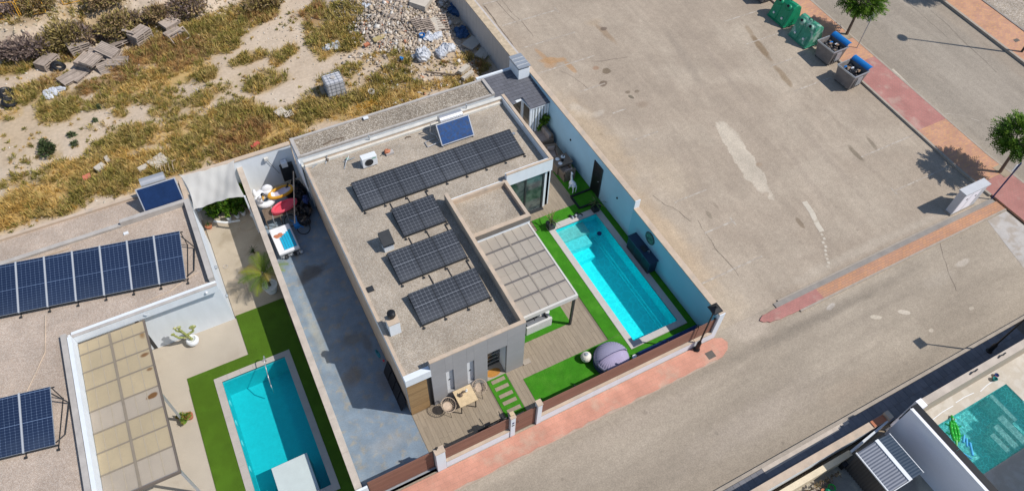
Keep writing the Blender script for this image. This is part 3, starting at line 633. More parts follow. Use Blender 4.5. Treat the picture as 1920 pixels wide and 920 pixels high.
c=here('broken_box','rusty open box with grey tray lying beside the air conditioner','box',(2.9,11.7,RZ))
MB().box(2.72,11.6,RZ,3.12,11.85,RZ+.12).build('tray',GREYC,c); MB().ball((2.82,11.8,RZ+.14),.16,.13,.1,8,5,jit=.3).build('rusty_heap',TERRA,c); MB().tube([(2.45,11.75,RZ+.02),(2.7,11.85,RZ+.1),(2.95,11.95,RZ+.16)],.015,5).build('wire',DMET,c)
c=here('roof_wiring','tangle of loose cable and grey fittings by the back parapet left of the air conditioner','cable',(.9,12.2,RZ))
for a in (((.6,11.7,.02),(.8,12.0,.1),(1.05,12.25,.2)),((.7,12.15,.02),(.9,12.1,.1),(1.3,12.2,.03)),((-.1,12.4,.02),(.05,12.6,.1),(.1,12.65,.3)),((-.75,12.45,.02),(-.6,12.5,.05),(-.45,12.55,.05))):
    MB().tube([(x,y,RZ+z) for x,y,z in a],.022,5).build('cable',STEEL,c)
for x_,y_ in ((.95,12.2),(.05,12.55)): MB().ball((x_,y_,RZ+.1),.09,.07,.07,7,5,jit=.3).build('fitting',GREENF if x_>.5 else BARK,c)
tag(MB().tube([(4.0,12.35,RZ+.03),(4.1,12.4,RZ+.05),(4.3,12.35,RZ+.03)],.03,5).build('pipe_stub',BARK),'short rusty pipe stub on the roof left of the water heater','pipe')
tag(MB().box(8.72,10.2,RZ,9.05,10.33,RZ+.1).build('junction_box',STEEL),'small grey box by the step of the right parapet','box')
for i,(x_,lab) in enumerate(((2.3,'thin vent pipe on the back parapet behind the air conditioner'),(7.55,'thin vent pipe on the back parapet right of the water heater'))):
    tag(MB().cyl((x_,12.75,3.4),(x_,12.75,3.6),.03).lathe(x_,12.75,[(.05,3.6),(.05,3.66),(0,3.68)],8).build('vent_pipe',STEEL),lab,'vent pipe')
# solar arrays
def array(name,label,x0,x1,n,yb,zb,yf,zf,cell,gap,frame,roof,legs=True,rail=None):
    t=here(name,label,'solar panels',(x0,yf,roof))
    w=(x1-x0)/n; Ln=math.hypot(yb-yf,zb-zf); ang=math.atan2(zb-zf,yb-yf)
    me=MB().box(0,0,.03,w-gap,Ln,.036).build('solar_panel',cell,t); fr=MB()
    W_=w-gap; e=.012
    fr.box(0,0,0,W_,e,.04).box(0,Ln-e,0,W_,Ln,.04).box(0,e,0,e,Ln-e,.04).box(W_-e,e,0,W_,Ln-e,.04)
    for k in range(n):
        o=me if k==0 else inst('solar_panel',me.data,t)
        o.location=Vector((k*w,0,zf-roof)); o.rotation_euler=(ang,0,0)
        if k==0:
            # meshes of the first panel are written in its own coordinates
            for v in me.data.vertices: v.co=v.co+OFF[t.name]
            OFF[me.name]=Vector((0,0,0)); f0=fr.build('frame',frame,me); fd=f0.data
        else: inst('frame',fd,o)
        if rail and k<n-1: inst_r=MB().box(w-gap+.002,-.02,-.02,w-.002,Ln+.02,.043); OFF[o.name]=Vector((0,0,0)); inst_r.build('rail',rail,o)
    for yy_,zz_ in ((yf,zf-.04),(yb-.02,zb-.06)): MB().tube([(x0-.05,yy_,zz_),(x1+.05,yy_,zz_)],.025,4).build('support_rail',DMET,t)
    for k in range(n+1):
        xx=x0+k*w-(.03 if k else -.03)
        MB().tube([(xx,yb-.05,zb-.06),(xx,yb-.05,roof)],.02,4).tube([(xx,yb,roof+.02),(xx,yf-.12,roof+.02)],.02,4).build('bracket',DMET,t)
        MB().box(xx-.05,yf-.16,roof,xx+.05,yf-.08,roof+.05).build('foot',DMET,t)
    return t
array('solar_array','longest row of dark solar panels, eight across the middle roof',.5,8.8,8,10.36,3.45,8.76,3.2,CELL,.008,DMET,RZ)
array('solar_array','pair of dark solar panels, the shortest row on the middle roof',1.58,3.63,2,8.06,3.45,6.53,3.2,CELL,.008,DMET,RZ)
array('solar_array','row of three dark solar panels beside the box vent',.5,3.6,3,5.8,3.45,4.27,3.2,CELL,.008,DMET,RZ)
array('solar_array','row of three dark solar panels nearest the street front',.5,3.58,3,3.45,3.45,1.97,3.2,CELL,.008,DMET,RZ)
for y0_,y1_,l in ((8.1,8.7,'thin dark conduit joining the eight panel row to the pair'),(5.85,6.45,'thin dark conduit joining the pair to the row below'),(3.5,4.2,'thin dark conduit joining the two rows of three')):
    tag(MB().tube([(1.75,y0_,RZ+.03),(1.75,y1_,RZ+.03)],.025,5).tube([(3.5,y0_,RZ+.03),(3.5,y1_,RZ+.03)],.025,5).tube([(2.6,y0_,RZ+.03),(2.6,y1_,RZ+.03)],.02,5).build('conduit',DMET),l,'conduit')
def heater(label,x0,x1,yt,zt,yb,zb,mat,roof,tx0,tx1,ty,tz):
    t=here('solar_water_heater',label,'water heater',(x0,yb,roof))
    d=Vector((0,yt-yb,zt-zb)); n=Vector((0,-d.z,d.y)).normalized()*.07
    q=[Vector((x0,yb,zb)),Vector((x1,yb,zb)),Vector((x1,yt,zt)),Vector((x0,yt,zt))]
    MB().hexa([p-n for p in q],[p for p in q]).build('collector_box',ALU,t)
    e=.05; dn=d.normalized(); q2=[q[0]+Vector((e,0,0))+dn*e,q[1]+Vector((-e,0,0))+dn*e,q[2]-Vector((e,0,0))-dn*e,q[3]+Vector((e,0,0))-dn*e]; u=n.normalized()
    MB().hexa([p for p in q2],[p+u*.006 for p in q2]).build('absorber',mat,t)
    MB().cyl((tx0,ty,tz),(tx1,ty,tz),.24,n=36).build('tank',ALU,t,smooth=False)
    for xx in (x0+.06,x1-.06): MB().tube([(xx,yt,zt-.05),(xx,yt+.35,roof)],.02,5).tube([(xx,yb,zb-.03),(xx,yb,roof)],.02,5).tube([(xx,yb,roof+.03),(xx,yt+.35,roof+.03)],.02,5).build('stand',ALU,t)
    return t
t=heater('bright blue solar water heater with a silver tank on the middle roof',5.38,7.15,11.62,4.08,10.97,3.22,THERM,RZ,5.7,6.9,11.95,3.95)
MB().tube([(5.7,12.0,3.95),(5.25,12.0,3.9),(5.2,12.0,3.3),(5.4,11.9,3.15)],.022,5).tube([(5.4,11.3,3.2),(4.75,11.3,3.15),(4.75,11.65,3.15),(5.3,11.7,3.15)],.022,5).build('pipe',ALU,t)
# store behind, reached over a narrow gap
st2=here('store_building','long low store with coarse gravel roof along the back wall of the middle house','building',(-1.15,13.3,0))
MB().box(-1.15,13.35,0,9.45,14.7,3.08).build('walls',WHITE,st2)
MB().box(-1.0,13.45,3.08,9.32,14.6,3.15).build('roof',GRAV2,st2)
MB().box(-1.17,13.34,3.08,-1.0,14.72,3.24).box(9.32,13.34,3.08,9.48,14.72,3.24).box(-1.0,14.6,3.08,9.32,14.72,3.22).box(-1.0,13.34,3.08,9.32,13.45,3.19).build('parapet_cap',GREYC,st2)
MB().box(-1.1,12.86,0,9.4,13.34,2.6).build('gutter_floor',CREAM,st2)
MB().box(-1.2,12.9,1.2,-1.16,14.5,3.05).build('side_panel',WHITE,st2)
tag(MB().tube([(.2,13.65,3.17),(.6,13.75,3.17),(1.3,13.72,3.17)],.03,5).build('stick',BARK),'thin dry stick lying on the store roof','stick')
tag(MB().box(2.6,14.4,3.22,2.85,14.58,3.27).build('paper_scrap',PLW),'white scrap lying on the back edge of the store roof','scrap')
# ---- tiled lean-to in the back corner
q=here('lean_to','grey tiled lean-to roof on posts in the back right corner','shelter',(10.5,14,0))
def ltz(x,y): return 2.40-.05*(15.5-y)
outl=[(9.5,15.55),(12.35,15.55),(12.35,12.4),(11.2,12.4),(11.1,13.3),(10.35,13.2),(9.5,13.5)]
def inpoly(x,y,P):
    c=False;n=len(P)
    for i in range(n):
        a,b=P[i],P[(i+1)%n]
        if (a[1]>y)!=(b[1]>y) and x<(b[0]-a[0])*(y-a[1])/(b[1]-a[1])+a[0]: c=not c
    return c
tm=None
yy=12.4
while yy<15.5:
    xx=9.5
    while xx<12.3:
        if inpoly(xx+.12,yy+.12,outl):
            if tm is None:
                tt=MB().hexa([(0,0,0),(.235,0,0),(.235,.255,-.01),(0,.255,-.01)],[(0,0,.035),(.235,0,.035),(.235,.255,.012),(0,.255,.012)]); OFF['_']=0
                o=tt.build('roof_tile',RTILE); tm=o.data; o.parent=q
            else: o=inst('roof_tile',tm,q)
            o.location=Vector((xx,yy,ltz(xx,yy)))-OFF[q.name]; o.rotation_euler=(.05,0,0)
        xx+=.24
    yy+=.245
MB().hexa([(9.5,13.5,2.3),(12.35,12.4,2.2),(12.35,15.55,2.55),(9.5,15.55,2.55)],[(9.5,13.5,2.35),(12.35,12.42,2.24),(12.35,15.55,2.59),(9.5,15.55,2.59)]).v
MB().prism([(9.45,13.5),(10.35,13.22),(11.12,13.32),(11.2,12.42),(12.36,12.42),(12.36,15.6),(9.45,15.6)],2.14,2.19).build('deck_boards',WHITE,q)
for x_,y_ in ((11.25,12.5),(12.28,12.5),(11.15,13.3)): MB().box(x_-.06,y_-.05,0,x_+.06,y_+.05,2.2).build('post',WHITE,q)
for k in range(5): MB().box(11.35+.18*k,12.46,0,11.46+.18*k,12.5,2.1).build('slat',WHITE,q)
MB().box(9.8,13.4,0,10.5,13.9,.85).build('cabinet',WOODW,q)
MB().box(11.4,12.9,0,11.9,14.9,.8).build('counter',COPE,q)
c=here('barbecue_chimney','square white chimney with a slatted metal lid in the back corner','chimney',(12.1,15.5,0))
MB().box(11.62,14.68,0,12.30,15.8,3.0).build('stack',WHITE,c)
MB().box(11.58,14.64,3.12,12.34,15.84,3.17).build('lid',STEEL,c)
for a,b in ((11.68,14.75),(12.24,14.75),(11.68,15.72),(12.24,15.72)): MB().box(a-.03,b-.03,3.0,a+.03,b+.03,3.12).build('lid_leg',DMET,c)
for k in range(3): MB().box(11.6,14.9+k*.3,3.17,12.32,14.93+k*.3,3.2).build('rib',ALU,c)
# ---------------------------------------------------------------- plot walls
W_=here('boundary_wall','tall right boundary wall, pale blue inside, with a tan coping that steps down near the front','wall',(12.38,0,0))
MB().box(12.39,4.15,-.05,12.63,15.9,2.55).box(12.39,-2.6,-.05,12.63,4.15,2.02).build('wall',WHITE,W_)
MB().box(12.375,4.15,0,12.39,15.9,2.55).build('inner_face',BLUEW,W_); MB().box(12.375,-2.45,0,12.39,4.15,2.02).build('inner_face',BLUEW_BOUNCE,W_)
MB().box(12.36,4.13,2.55,12.66,15.95,2.61).box(12.36,-2.62,2.02,12.66,4.13,2.08).build('coping',COPE,W_)
MB().box(12.36,-2.66,0,12.66,-2.6,2.07).build('end_pier',WHITE,W_)
MB().box(12.36,4.1,2.08,12.66,4.13,2.61).build('coping_step',WHITE,W_)
for y_ in (10.05,5.45): MB().ball((12.36,y_,1.5),.05,.06,.06,8,6).build('wall_lamp',BLACK,W_)
W_=here('boundary_wall','long beige topped wall between the driveway and the left pool garden','wall',(-4.1,0,0))
MB().hexa([(-4.18,-2.6,0),(-3.95,-2.6,0),(-3.73,15.2,0),(-3.96,15.2,0)],[(-4.18,-2.6,1.93),(-3.95,-2.6,1.93),(-3.73,15.2,1.93),(-3.96,15.2,1.93)]).build('wall',CREAM,W_)
for k in range(12):
    y0_=-2.62+k*1.487; y1_=y0_+1.48
    f_=lambda y,s:(-4.2 if s==0 else -3.93)+(y+2.6)*.0124
    MB().hexa([(f_(y0_,0),y0_,1.93),(f_(y0_,1),y0_,1.93),(f_(y1_,1),y1_,1.93),(f_(y1_,0),y1_,1.93)],[(f_(y0_,0),y0_,2.0),(f_(y0_,1),y0_,2.0),(f_(y1_,1),y1_,2.0),(f_(y1_,0),y1_,2.0)]).build('coping_slab',COPE2,W_)
MB().box(-4.22,-2.7,0,-3.75,-2.61,1.85).build('end_pier',WHITE,W_)
W_=here('back_wall','white back wall with a tan coping behind the left garden and the driveway','wall',(-4,15.3,0))
MB().box(-6.5,15.18,-.3,-1.17,15.38,2.42).build('wall',WHITE,W_); MB().box(-6.5,15.15,2.42,-1.17,15.4,2.48).build('coping',COPE,W_)
W_=here('back_wall','white back wall behind the store','wall',(4,15.3,0)); MB().box(-1.17,14.73,-.3,9.5,14.78,2.9).box(9.5,15.62,-.3,11.7,15.75,2.5).build('wall',WHITE,W_)
RW=here('retaining_wall','long pale concrete retaining wall between the rubble lot and the parking lot','wall',(12.4,20,0))
MB().hexa([(12.4,15.9,-.5),(13.0,15.9,-.5),(13.1,60,-.5),(12.5,60,-.5)],[(12.4,15.9,2.0),(13.0,15.9,2.0),(13.1,60,2.0),(12.5,60,2.0)]).build('wall',M('streaked_concrete',(.50,.46,.43),.9,.12,1.2,.08,20,.15,30,stretch=(1,4,.5)),RW)
MB().hexa([(12.38,15.92,2.0),(12.85,15.92,2.0),(13.0,60,2.0),(12.48,60,2.0)],[(12.38,15.92,2.05),(12.85,15.92,2.05),(13.0,60,2.05),(12.48,60,2.05)]).build('dirt_crusted_top',M('crumbly_wall_top',(.5,.4,.28),.95,.25,4,.2,30,.6,25),RW)
# ---------------------------------------------------------------- street front
def fence(x0,x1,label,open_=False):
    t=here('front_fence',label,'fence',(x0,-2.6,0))
    MB().box(x0,-2.66,0,x1,-2.5,.58).build('low_wall',WHITE,t); MB().box(x0,-2.68,.58,x1,-2.48,.62).build('coping',COPE,t)
    k=0; z=.68
    while z<1.6:
        MB().box(x0+.01,-2.565,z,x1-.01,-2.535,z+.088).build('slat',SLATM,t); z+=.105 if not open_ else .13
    n=max(1,round((x1-x0)/1.6))
    for i in range(n+1): xx=x0+.03+(x1-x0-.06)*i/n; MB().box(xx-.025,-2.53,.62,xx+.025,-2.48,1.68).build('post',BLACK,t)
fence(-.64,2.16,'left stretch of brown slatted fence on a low white wall beside the dining terrace')
fence(3.61,11.4,'long stretch of brown slatted fence on a low white wall past the turf and pool')
fence(11.42,12.36,'short open slatted end of the fence behind the black street lamp',True)
def pillar(x0,x1,label,h=1.75,hat=COPE):
    t=here('gate_pillar',label,'pillar',(x0,-2.6,0)); MB().box(x0,-2.69,0,x1,-2.45,h).build('shaft',WHITE,t); MB().box(x0-.02,-2.71,h,x1+.02,-2.43,h+.05).build('cap',hat,t); return t
p=pillar(-1.04,-.66,'widest white gate pillar, at the driveway corner with a small black lamp on top')
MB().cyl((-.93,-2.5,1.8),(-.93,-2.5,2.0),.03).box(-1.0,-2.52,1.9,-.86,-2.48,1.95).build('lamp',BLACK,p)
p=pillar(2.18,2.39,'white pillar with a house number plate left of the garden gate')
MB().box(2.24,-2.697,1.25,2.33,-2.69,1.37).build('number_plate',NAVY,p); MB().box(2.23,-2.7,1.05,2.34,-2.69,1.13).build('bell_panel',DMET,p); MB().box(2.2,-2.6,1.8,2.36,-2.45,1.9).build('cap_lamp',OSB,p)
pillar(3.4,3.6,'slim white pillar right of the garden gate')
def gate(x0,x1,label,y,n,hh=1.58,handle=None):
    t=here('gate',label,'gate',(x0,y,0))
    for i in range(n):
        z=.05+i*(hh-.05)/n; MB().box(x0+.03,y-.015,z,x1-.03,y+.015,z+(hh-.05)/n-.014).build('slat',SLATM,t)
    MB().box(x0,y-.02,0.02,x0+.03,y+.02,hh).box(x1-.03,y-.02,.02,x1,y+.02,hh).build('frame',DMET,t)
    if handle: MB().tube([(handle,y-.02,.95),(handle,y-.06,.97),(handle,y-.06,1.12),(handle,y-.02,1.14)],.012,5).build('handle',BLACK,t)
gate(-3.74,-1.06,'wide brown slatted driveway gate at the street','' or -2.42,14)
gate(2.42,3.38,'narrow brown slatted garden gate between two white pillars',-2.57,14,1.55,2.55)
tag(MB().box(-3.9,-2.5,.0,-1.06,-2.38,.008).build('gate_track',STEEL),'steel sliding track under the driveway gate','gate track')
# ---- pergola of the middle house
p=here('pergola','grey pergola with smoky translucent roof and one dark post beside the middle house','pergola',(4.45,.75,0))
for j in range(6):
    for i in range(2):
        a=4.5+i*1.3; b_=.82+j*.73
        MB().box(a+.01,b_+.005,2.62,a+1.29,b_+.725,2.635).build('roof_panel',PC1,p)
for y_ in (1.65,2.57,3.48,4.4): MB().box(4.5,y_-.035,2.49,7.08,y_+.035,2.6).build('rafter',DMET,p)
for x_ in (4.93,5.36,6.23,6.66): MB().box(x_-.015,.82,2.56,x_+.015,5.15,2.6).build('purlin',ALU,p)
MB().box(5.76,.8,2.6,5.83,5.17,2.655).build('ridge_bar',GLAZ2,p)
for y_ in (1.65,2.57,3.48,4.4):
    for a,b in ((4.51,5.74),(5.85,7.07)): MB().box(a,y_-.045,2.636,b,y_+.045,2.648).build('glazing_bar',GLAZ,p)
for x_ in (4.93,5.36,6.23,6.66):
    for a,b in zip((.82,1.70,2.62,3.53,4.45),(1.6,2.52,3.43,4.35,5.15)): MB().box(x_-.018,a,2.636,x_+.018,b,2.642).build('glazing_bar',GLAZ2,p)
MB().box(4.4,.7,2.42,7.15,.8,2.66).box(7.08,.8,2.42,7.16,5.2,2.66).box(4.4,.8,2.42,4.49,5.17,2.66).build('edge_beam',OFFW,p)
for y_ in (.9,5.0): MB().box(7.07,y_-.05,0,7.17,y_+.05,2.42).build('post',DMET,p)
# ================================================================ left house
H2=here('house','left house with pinkish gravel roof, white walls and blue solar panels','house',(-9,10,0)); R2=3.0
MB().box(-20,8.02,0,-6.42,12.8,R2-.05).box(-20,-2.6,0,-12.12,8.02,R2-.05).box(-20,12.8,0,-6.5,14.45,2.85).build('core',WHITE,H2)
MB().box(-20,8.0,R2-.05,-6.6,12.75,R2).box(-20,-2.6,R2-.05,-12.4,8.0,R2).build('roof',GRAV3,H2)
MB().box(-20,13.0,2.85,-6.6,14.35,2.88).build('back_roof',GRAV3,H2)
MB().box(-6.62,8.0,R2-.05,-6.4,12.9,3.28).build('parapet',GREYC,H2); MB().box(-6.6,12.9,2.85,-6.42,14.5,3.05).box(-20,14.33,2.85,-6.6,14.5,3.0).build('parapet',COPE,H2)
MB().box(-9.4,12.75,2.9,-6.62,12.95,3.28).box(-20,12.72,2.9,-9.4,12.92,3.12).build('parapet',GREYC,H2)
MB().box(-12.15,7.95,2.62,-6.41,8.02,3.03).box(-12.15,7.6,2.62,-12.05,8.0,3.03).v
MB().box(-12.1,7.72,2.62,-6.41,8.02,R2+.02).build('front_band',WHITE,H2)
MB().box(-12.12,7.72,R2+.02,-6.4,7.86,R2+.05).build('band_cap',GREYC,H2)
MB().box(-12.42,-2.6,R2-.05,-12.22,7.9,3.22).build('parapet',GREYC,H2)
MB().box(-12.2,-2.6,0,-12.05,7.7,3.2).build('east_wall',WHITE,H2)
MB().box(-9.8,8.0,0,-6.41,8.02,2.62).build('front_wall',WHITE,H2)
MB().box(-9.95,8.0,0,-9.8,8.03,2.5).build('door_frame',DMET,H2)
for x_,y_,z_,l in ((-6.36,9.9,1.6,'upper'),(-6.36,8.7,.9,'lower')): MB().ball((x_,y_,z_),.07,.09,.09,8,6).build('wall_lamp',STEEL,H2)
MB().ball((-6.9,7.68,2.85),.06,.05,.06,8,6).build('security_lamp',PLW,H2)
MB().tube([(-9.4,7.68,2.9),(-9.2,7.6,2.95)],.02,5).build('spotlight',PLW,H2)
tag(MB().tube([(-9.2,8.2,R2+.02),(-8.2,8.3,R2+.02),(-7.3,8.7,R2+.02),(-6.95,8.75,R2+.02)],.02,5).build('cable',COPE),'pale cable curving along the front of the left roof','cable')
tag(MB().tube([(-12.9,9.3,R2+.02),(-13.1,7.5,R2+.02),(-13.9,6.0,R2+.02),(-14.0,5.2,R2+.02)],.02,5).build('cable',COPE),'long thin cable running down the left roof between the two panel arrays','cable')
tag(MB().box(-9.4,12.2,R2,-9.2,12.35,R2+.05).build('roof_box',PLW),'small white box on the left roof behind the blue panels','box')
tag(MB().tube([(-13.2,12.55,R2+.03),(-12.3,12.5,R2+.04),(-11.6,12.52,R2+.03)],.04,5).build('sealing_tape',COPE),'strip of peeling membrane along the back of the left roof','membrane')
def swing(t,px_,py_,a):
    # turn a finished array about a point of the roof
    v=Vector((t.location.x-px_,t.location.y-py_)); c,s_=math.cos(a),math.sin(a); t.location.x=px_+c*v.x-s_*v.y; t.location.y=py_+s_*v.x+c*v.y; t.rotation_euler.z=a
t=array('solar_array','long row of blue solar panels with white dividing rails on the left roof',-16.0,-7.40,8,10.5,3.95,8.47,3.2,CELLB,.055,STEEL,R2,rail=RAILM)
swing(t,-7.4,8.47,-.20)
t=array('solar_array','short row of blue solar panels with white rails at the lower left edge',-16.25,-13.04,3,5.2,3.95,3.22,3.2,CELLB,.055,STEEL,R2,rail=RAILM)
swing(t,-13.04,3.22,-.19)
for yb_,xx in ((10.5,-6.78),(5.2,-12.5)): tag(MB().tube([(xx-.3,yb_-.2,3.8),(xx,yb_-.4,3.1),(xx-.3,yb_-1.6,3.05),(xx-.52,yb_-1.85,3.2)],.025,5).build('support_frame',DMET),'triangular steel support at the right end of the %s blue panel row'%('upper' if xx>-9 else 'lower'),'support')
t=heater('dark navy solar water heater with a white tank beside the shade sail',-8.33,-6.6,13.75,3.95,13.05,3.05,THERM2,2.88,-8.05,-7.0,14.1,3.85)
MB().tube([(-8.4,13.1,3.1),(-8.9,13.2,2.95),(-9.4,13.0,2.95)],.025,5).build('pipe',PLW,t)
# left pergola
p=here('pergola','pergola roofed in yellowed translucent sheets beside the left pool patio','pergola',(-10.8,4,0))
ys=[.62,1.62,2.52,3.37,4.33,5.32,6.15,7.02,7.6]
for j in range(8):
    for i in range(2):
        a,b_=(-12.02,-10.88) if i==0 else (-10.8,-9.55)
        mt=PC3 if j in (0,3) else PC2
        MB().box(a,ys[j]+.015,2.66,b_,ys[j+1]-.015,2.675).build('roof_panel',mt,p)
for y_ in ys: MB().box(-12.04,y_-.03,2.56,-9.52,y_+.03,2.65).build('rafter',STEEL if y_<7.5 else BARK,p)
for x_ in (-11.7,-11.25,-10.4,-10.0): MB().box(x_-.015,.62,2.6,x_+.015,7.6,2.64).build('purlin',ALU,p)
MB().box(-10.9,.6,2.5,-10.8,7.62,2.685).build('centre_beam',GLAZ3,p)
for y_ in ys[1:-1]:
    for a,b in ((-12.03,-10.905),(-10.795,-9.56)): MB().box(a,y_-.03,2.676,b,y_+.03,2.69).build('glazing_bar',GLAZ3,p)
for x_ in (-11.7,-11.28,-10.42,-10.0):
    for a,b in zip(ys,ys[1:]): MB().box(x_-.014,a+.04,2.676,x_+.014,b-.04,2.682).build('glazing_bar',GLAZ4,p)
MB().box(-9.55,.55,2.5,-9.5,7.65,2.69).box(-12.04,.55,2.5,-9.55,.6,2.69).build('edge_beam',M('brown_grey_metal',(.16,.13,.11),.6,.1,3,.05,20),p)
for y_ in (.7,4.05): MB().box(-9.6,y_-.04,0,-9.52,y_+.04,2.5).build('post',STEEL,p)
# left plot ground
struct(pol(-12.05,-2.6,-4.19,8.0,0,'patio',BEIGE,holes=[P2])); struct(pol(-6.4,8.1,-3.9,15.2,0,'side_yard',YARD))
def turf2(a): return struct(MB().box(*a).build('artificial_lawn',TURF2))
for a in ((-6.36,5.34,-.01,-4.18,8.12,.03),(-9.0,5.34,-.01,-6.36,5.9,.03),(-9.02,-2.6,-.01,-8.0,5.34,.03),(-4.7,-2.6,-.01,-4.18,5.34,.03),(-8.0,-2.6,-.01,-4.7,-1.56,.03)): turf2(a)
# shade sail
cs=[(-6.5,15.12,2.75),(-3.95,15.06,2.65),(-4.09,12.58,2.6),(-6.39,12.63,2.7)]
n=22; b=MB()
for i in range(n+1):
    for j in range(n+1):
        u,v=i/n,j/n
        su=.055*4*v*(1-v)*(2*u-1); sv=.055*4*u*(1-u)*(2*v-1)
        u2=u-su; v2=v-sv
        P_=[cs[0][k]*(1-u2)*(1-v2)+cs[1][k]*u2*(1-v2)+cs[2][k]*u2*v2+cs[3][k]*(1-u2)*v2 for k in range(3)]
        P_[2]-=.28*math.sin(math.pi*u)*math.sin(math.pi*v)+.02*math.sin(9*u+5*v)+.03*math.sin(17*u-8*v)*(1-u*.5)+.018*math.sin(31*u+9*v)
        b.v.append(tuple(P_))
for i in range(n):
    for j in range(n): a=i*(n+1)+j; b.f.append((a,a+1,a+n+2,a+n+1))
t=here('shade_sail','large off-white shade sail stretched over the plants of the left garden','shade sail',(-5.2,13.8,2.5))
o=b.build('canvas',SAIL,t,smooth=True); 
for c_ in cs: MB().ball(c_,.03,.03,.03,6,4).build('corner_ring',STEEL,t)
tag(MB().box(-4.13,12.45,0,-4.05,12.53,2.7).build('sail_post',PLW),'white post holding the front right corner of the shade sail','post')
# ================================================================ furniture of the middle house
t=here('dining_table','square pale wood table outside the slotted front windows','table',(1.19,-.5,0))
MB().box(.79,-.9,.71,1.59,-.11,.75).build('tabletop',OSB,t)
for a in (.85,1.5):
    for b_ in (-.84,-.2): MB().cyl((a,b_,0),(a,b_,.71),.025,n=6).build('leg',BLACK,t)
c=thing('vase','dark round vase on the pale wood table','vase',(1.02,-.42,.75)); MB().lathe(0,0,[(.05,0),(.09,.05),(.08,.11),(.03,.15),(.04,.17)],12).build('body',BARK,c); MB().tube([(.02,0,.15),(.1,.02,.28)],.02,5).build('stem',BARK,c)
c=thing('figurine','small white figurine on the pale wood table','figurine',(1.3,-.36,.75)); MB().ball((0,0,.07),.06,.05,.07,8,6).ball((.02,0,.17),.035,.035,.05,8,6).build('body',PLW,c); MB().ball((-.12,.02,.05),.05,.05,.05,8,6).build('dark_bowl',BARK,c)
def papasan(x,y,label,rz):
    t=thing('wicker_chair',label,'chair',(x,y,0),rz,'round wicker chairs at the wooden table'); t.scale=(.86,.86,.9)
    M4=Matrix.Translation((0,0,.55))@Matrix.Rotation(.35,4,'X'); b=MB(); vs=[]
    bb=MB(); bb.lathe(0,0,[(.0,.0),(.15,.01),(.23,.05),(.24,.06),(.16,.03),(0,.02)],18); bb.v=[tuple(M4@Vector(p)) for p in bb.v]; bb.build('basket_seat',WICKL,t,smooth=False)
    r_=MB(); r_.torus((0,0,0),.37,.018,24,6); r_.v=[tuple(M4@(Vector(p)+Vector((0,0,.25)))) for p in r_.v]; r_.build('rim',WICKL,t)
    for i in range(22):
        a=2*math.pi*i/22; MB().tube([tuple(M4@Vector((.2*math.cos(a),.2*math.sin(a),.05))),tuple(M4@Vector((.33*math.cos(a+.15),.33*math.sin(a+.15),.14))),tuple(M4@Vector((.37*math.cos(a+.3),.37*math.sin(a+.3),.25)))],.009,4).build('spoke',WICKL,t)
    for sx in (-1,1):
        for sy in (-1,1): MB().tube([(sx*.12,sy*.12,.56),(sx*.27,sy*.27,0)],.012,5).build('leg',BLACK,t)
papasan(.35,-.5,'round wicker chair left of the wooden table, with a wide lacy shadow',.9)
papasan(1.95,-.33,'round wicker chair right of the wooden table',-.9)
t=here('doormat','orange coir doormat in the front door recess','doormat',(2.85,.25,.04)); MB().lathe(2.87,.25,[(.26,.037),(.26,.05),(0,.05)],16,1.3,.75).build('mat',MATT,t)
tag(MB().lathe(2.5,-.12,[(.1,.0),(.13,.2),(.0,.2)],8).build('wall_plant_pot',GREENP),'small pot by the door step','pot') if 0 else None
t=here('stone_trough','small grey stone trough with a brown shrub at the right corner of the slab front','planter',(4.45,.15,0)); MB().box(4.24,-.05,0,4.6,.2,.06).build('slab',KERB,t); MB().ball((4.35,.4,.45),.09,.09,.42,7,7,jit=.35).build('dry_plant',BARK,t)
# daybed
t=here('daybed','round lavender daybed with a pleated canopy by the pool corner','daybed',(7.75,-1.55,0))
MB().lathe(7.75,-1.6,[(.78,.0),(.82,.28),(.78,.34),(0,.34)],28).build('base',M('navy_wicker',(.04,.055,.13),.7,.15,4,.3,60,.5,60),t)
b=MB(); 
for i in range(0,9):
    pass
b.lathe(7.75,-1.6,[(.76,.34),(.78,.42),(.74,.5),(.4,.52),(0,.5)],28).build('mattress',LAV,t,smooth=True)
b=MB(); n=36;k=12;vs=[];fs=[]
for i in range(n+1):
    a=math.pi*(-.02+1.04*i/n)
    for j in range(k+1):
        ph=math.radians(90)*j/k; rr=.80+(.018 if i%2 else -.012)*math.sin(ph*1.0+.3)
        vs.append((7.75+rr*math.cos(a)*math.cos(ph),-1.6+rr*math.sin(a)*math.cos(ph)*.95,.38+.50*math.sin(ph)))
for i in range(n):
    for j in range(k): a=i*(k+1)+j; fs.append((a,a+k+1,a+k+2,a+1))
b.add(vs,fs).build('canopy',LAV,t,smooth=False)
b=MB(); vs=[];fs=[];m_=10
for i in range(n+1):
    a=math.pi*(1+i/n)
    for j in range(m_+1):
        ph=math.radians(15+75*j/m_); rr=.74+(.014 if i%2 else -.01); vs.append((7.75+rr*math.cos(a)*math.cos(ph),-1.6+rr*math.sin(a)*math.cos(ph)*.9,.38+.42*math.sin(ph)))
for i in range(n):
    for j in range(m_): a=i*(m_+1)+j; fs.append((a,a+m_+1,a+m_+2,a+1))
b.add(vs,fs).build('front_canopy',M('pleated_lavender',(.37,.33,.48),.9,.1,3,.05,30,.3,14),t)
MB().tube([(6.95,-1.62,.4),(7.1,-1.62,.7),(7.4,-1.62,.84),(7.75,-1.62,.89),(8.1,-1.62,.84),(8.4,-1.62,.7),(8.55,-1.62,.4)],.012,6).build('hoop',NAVY,t)
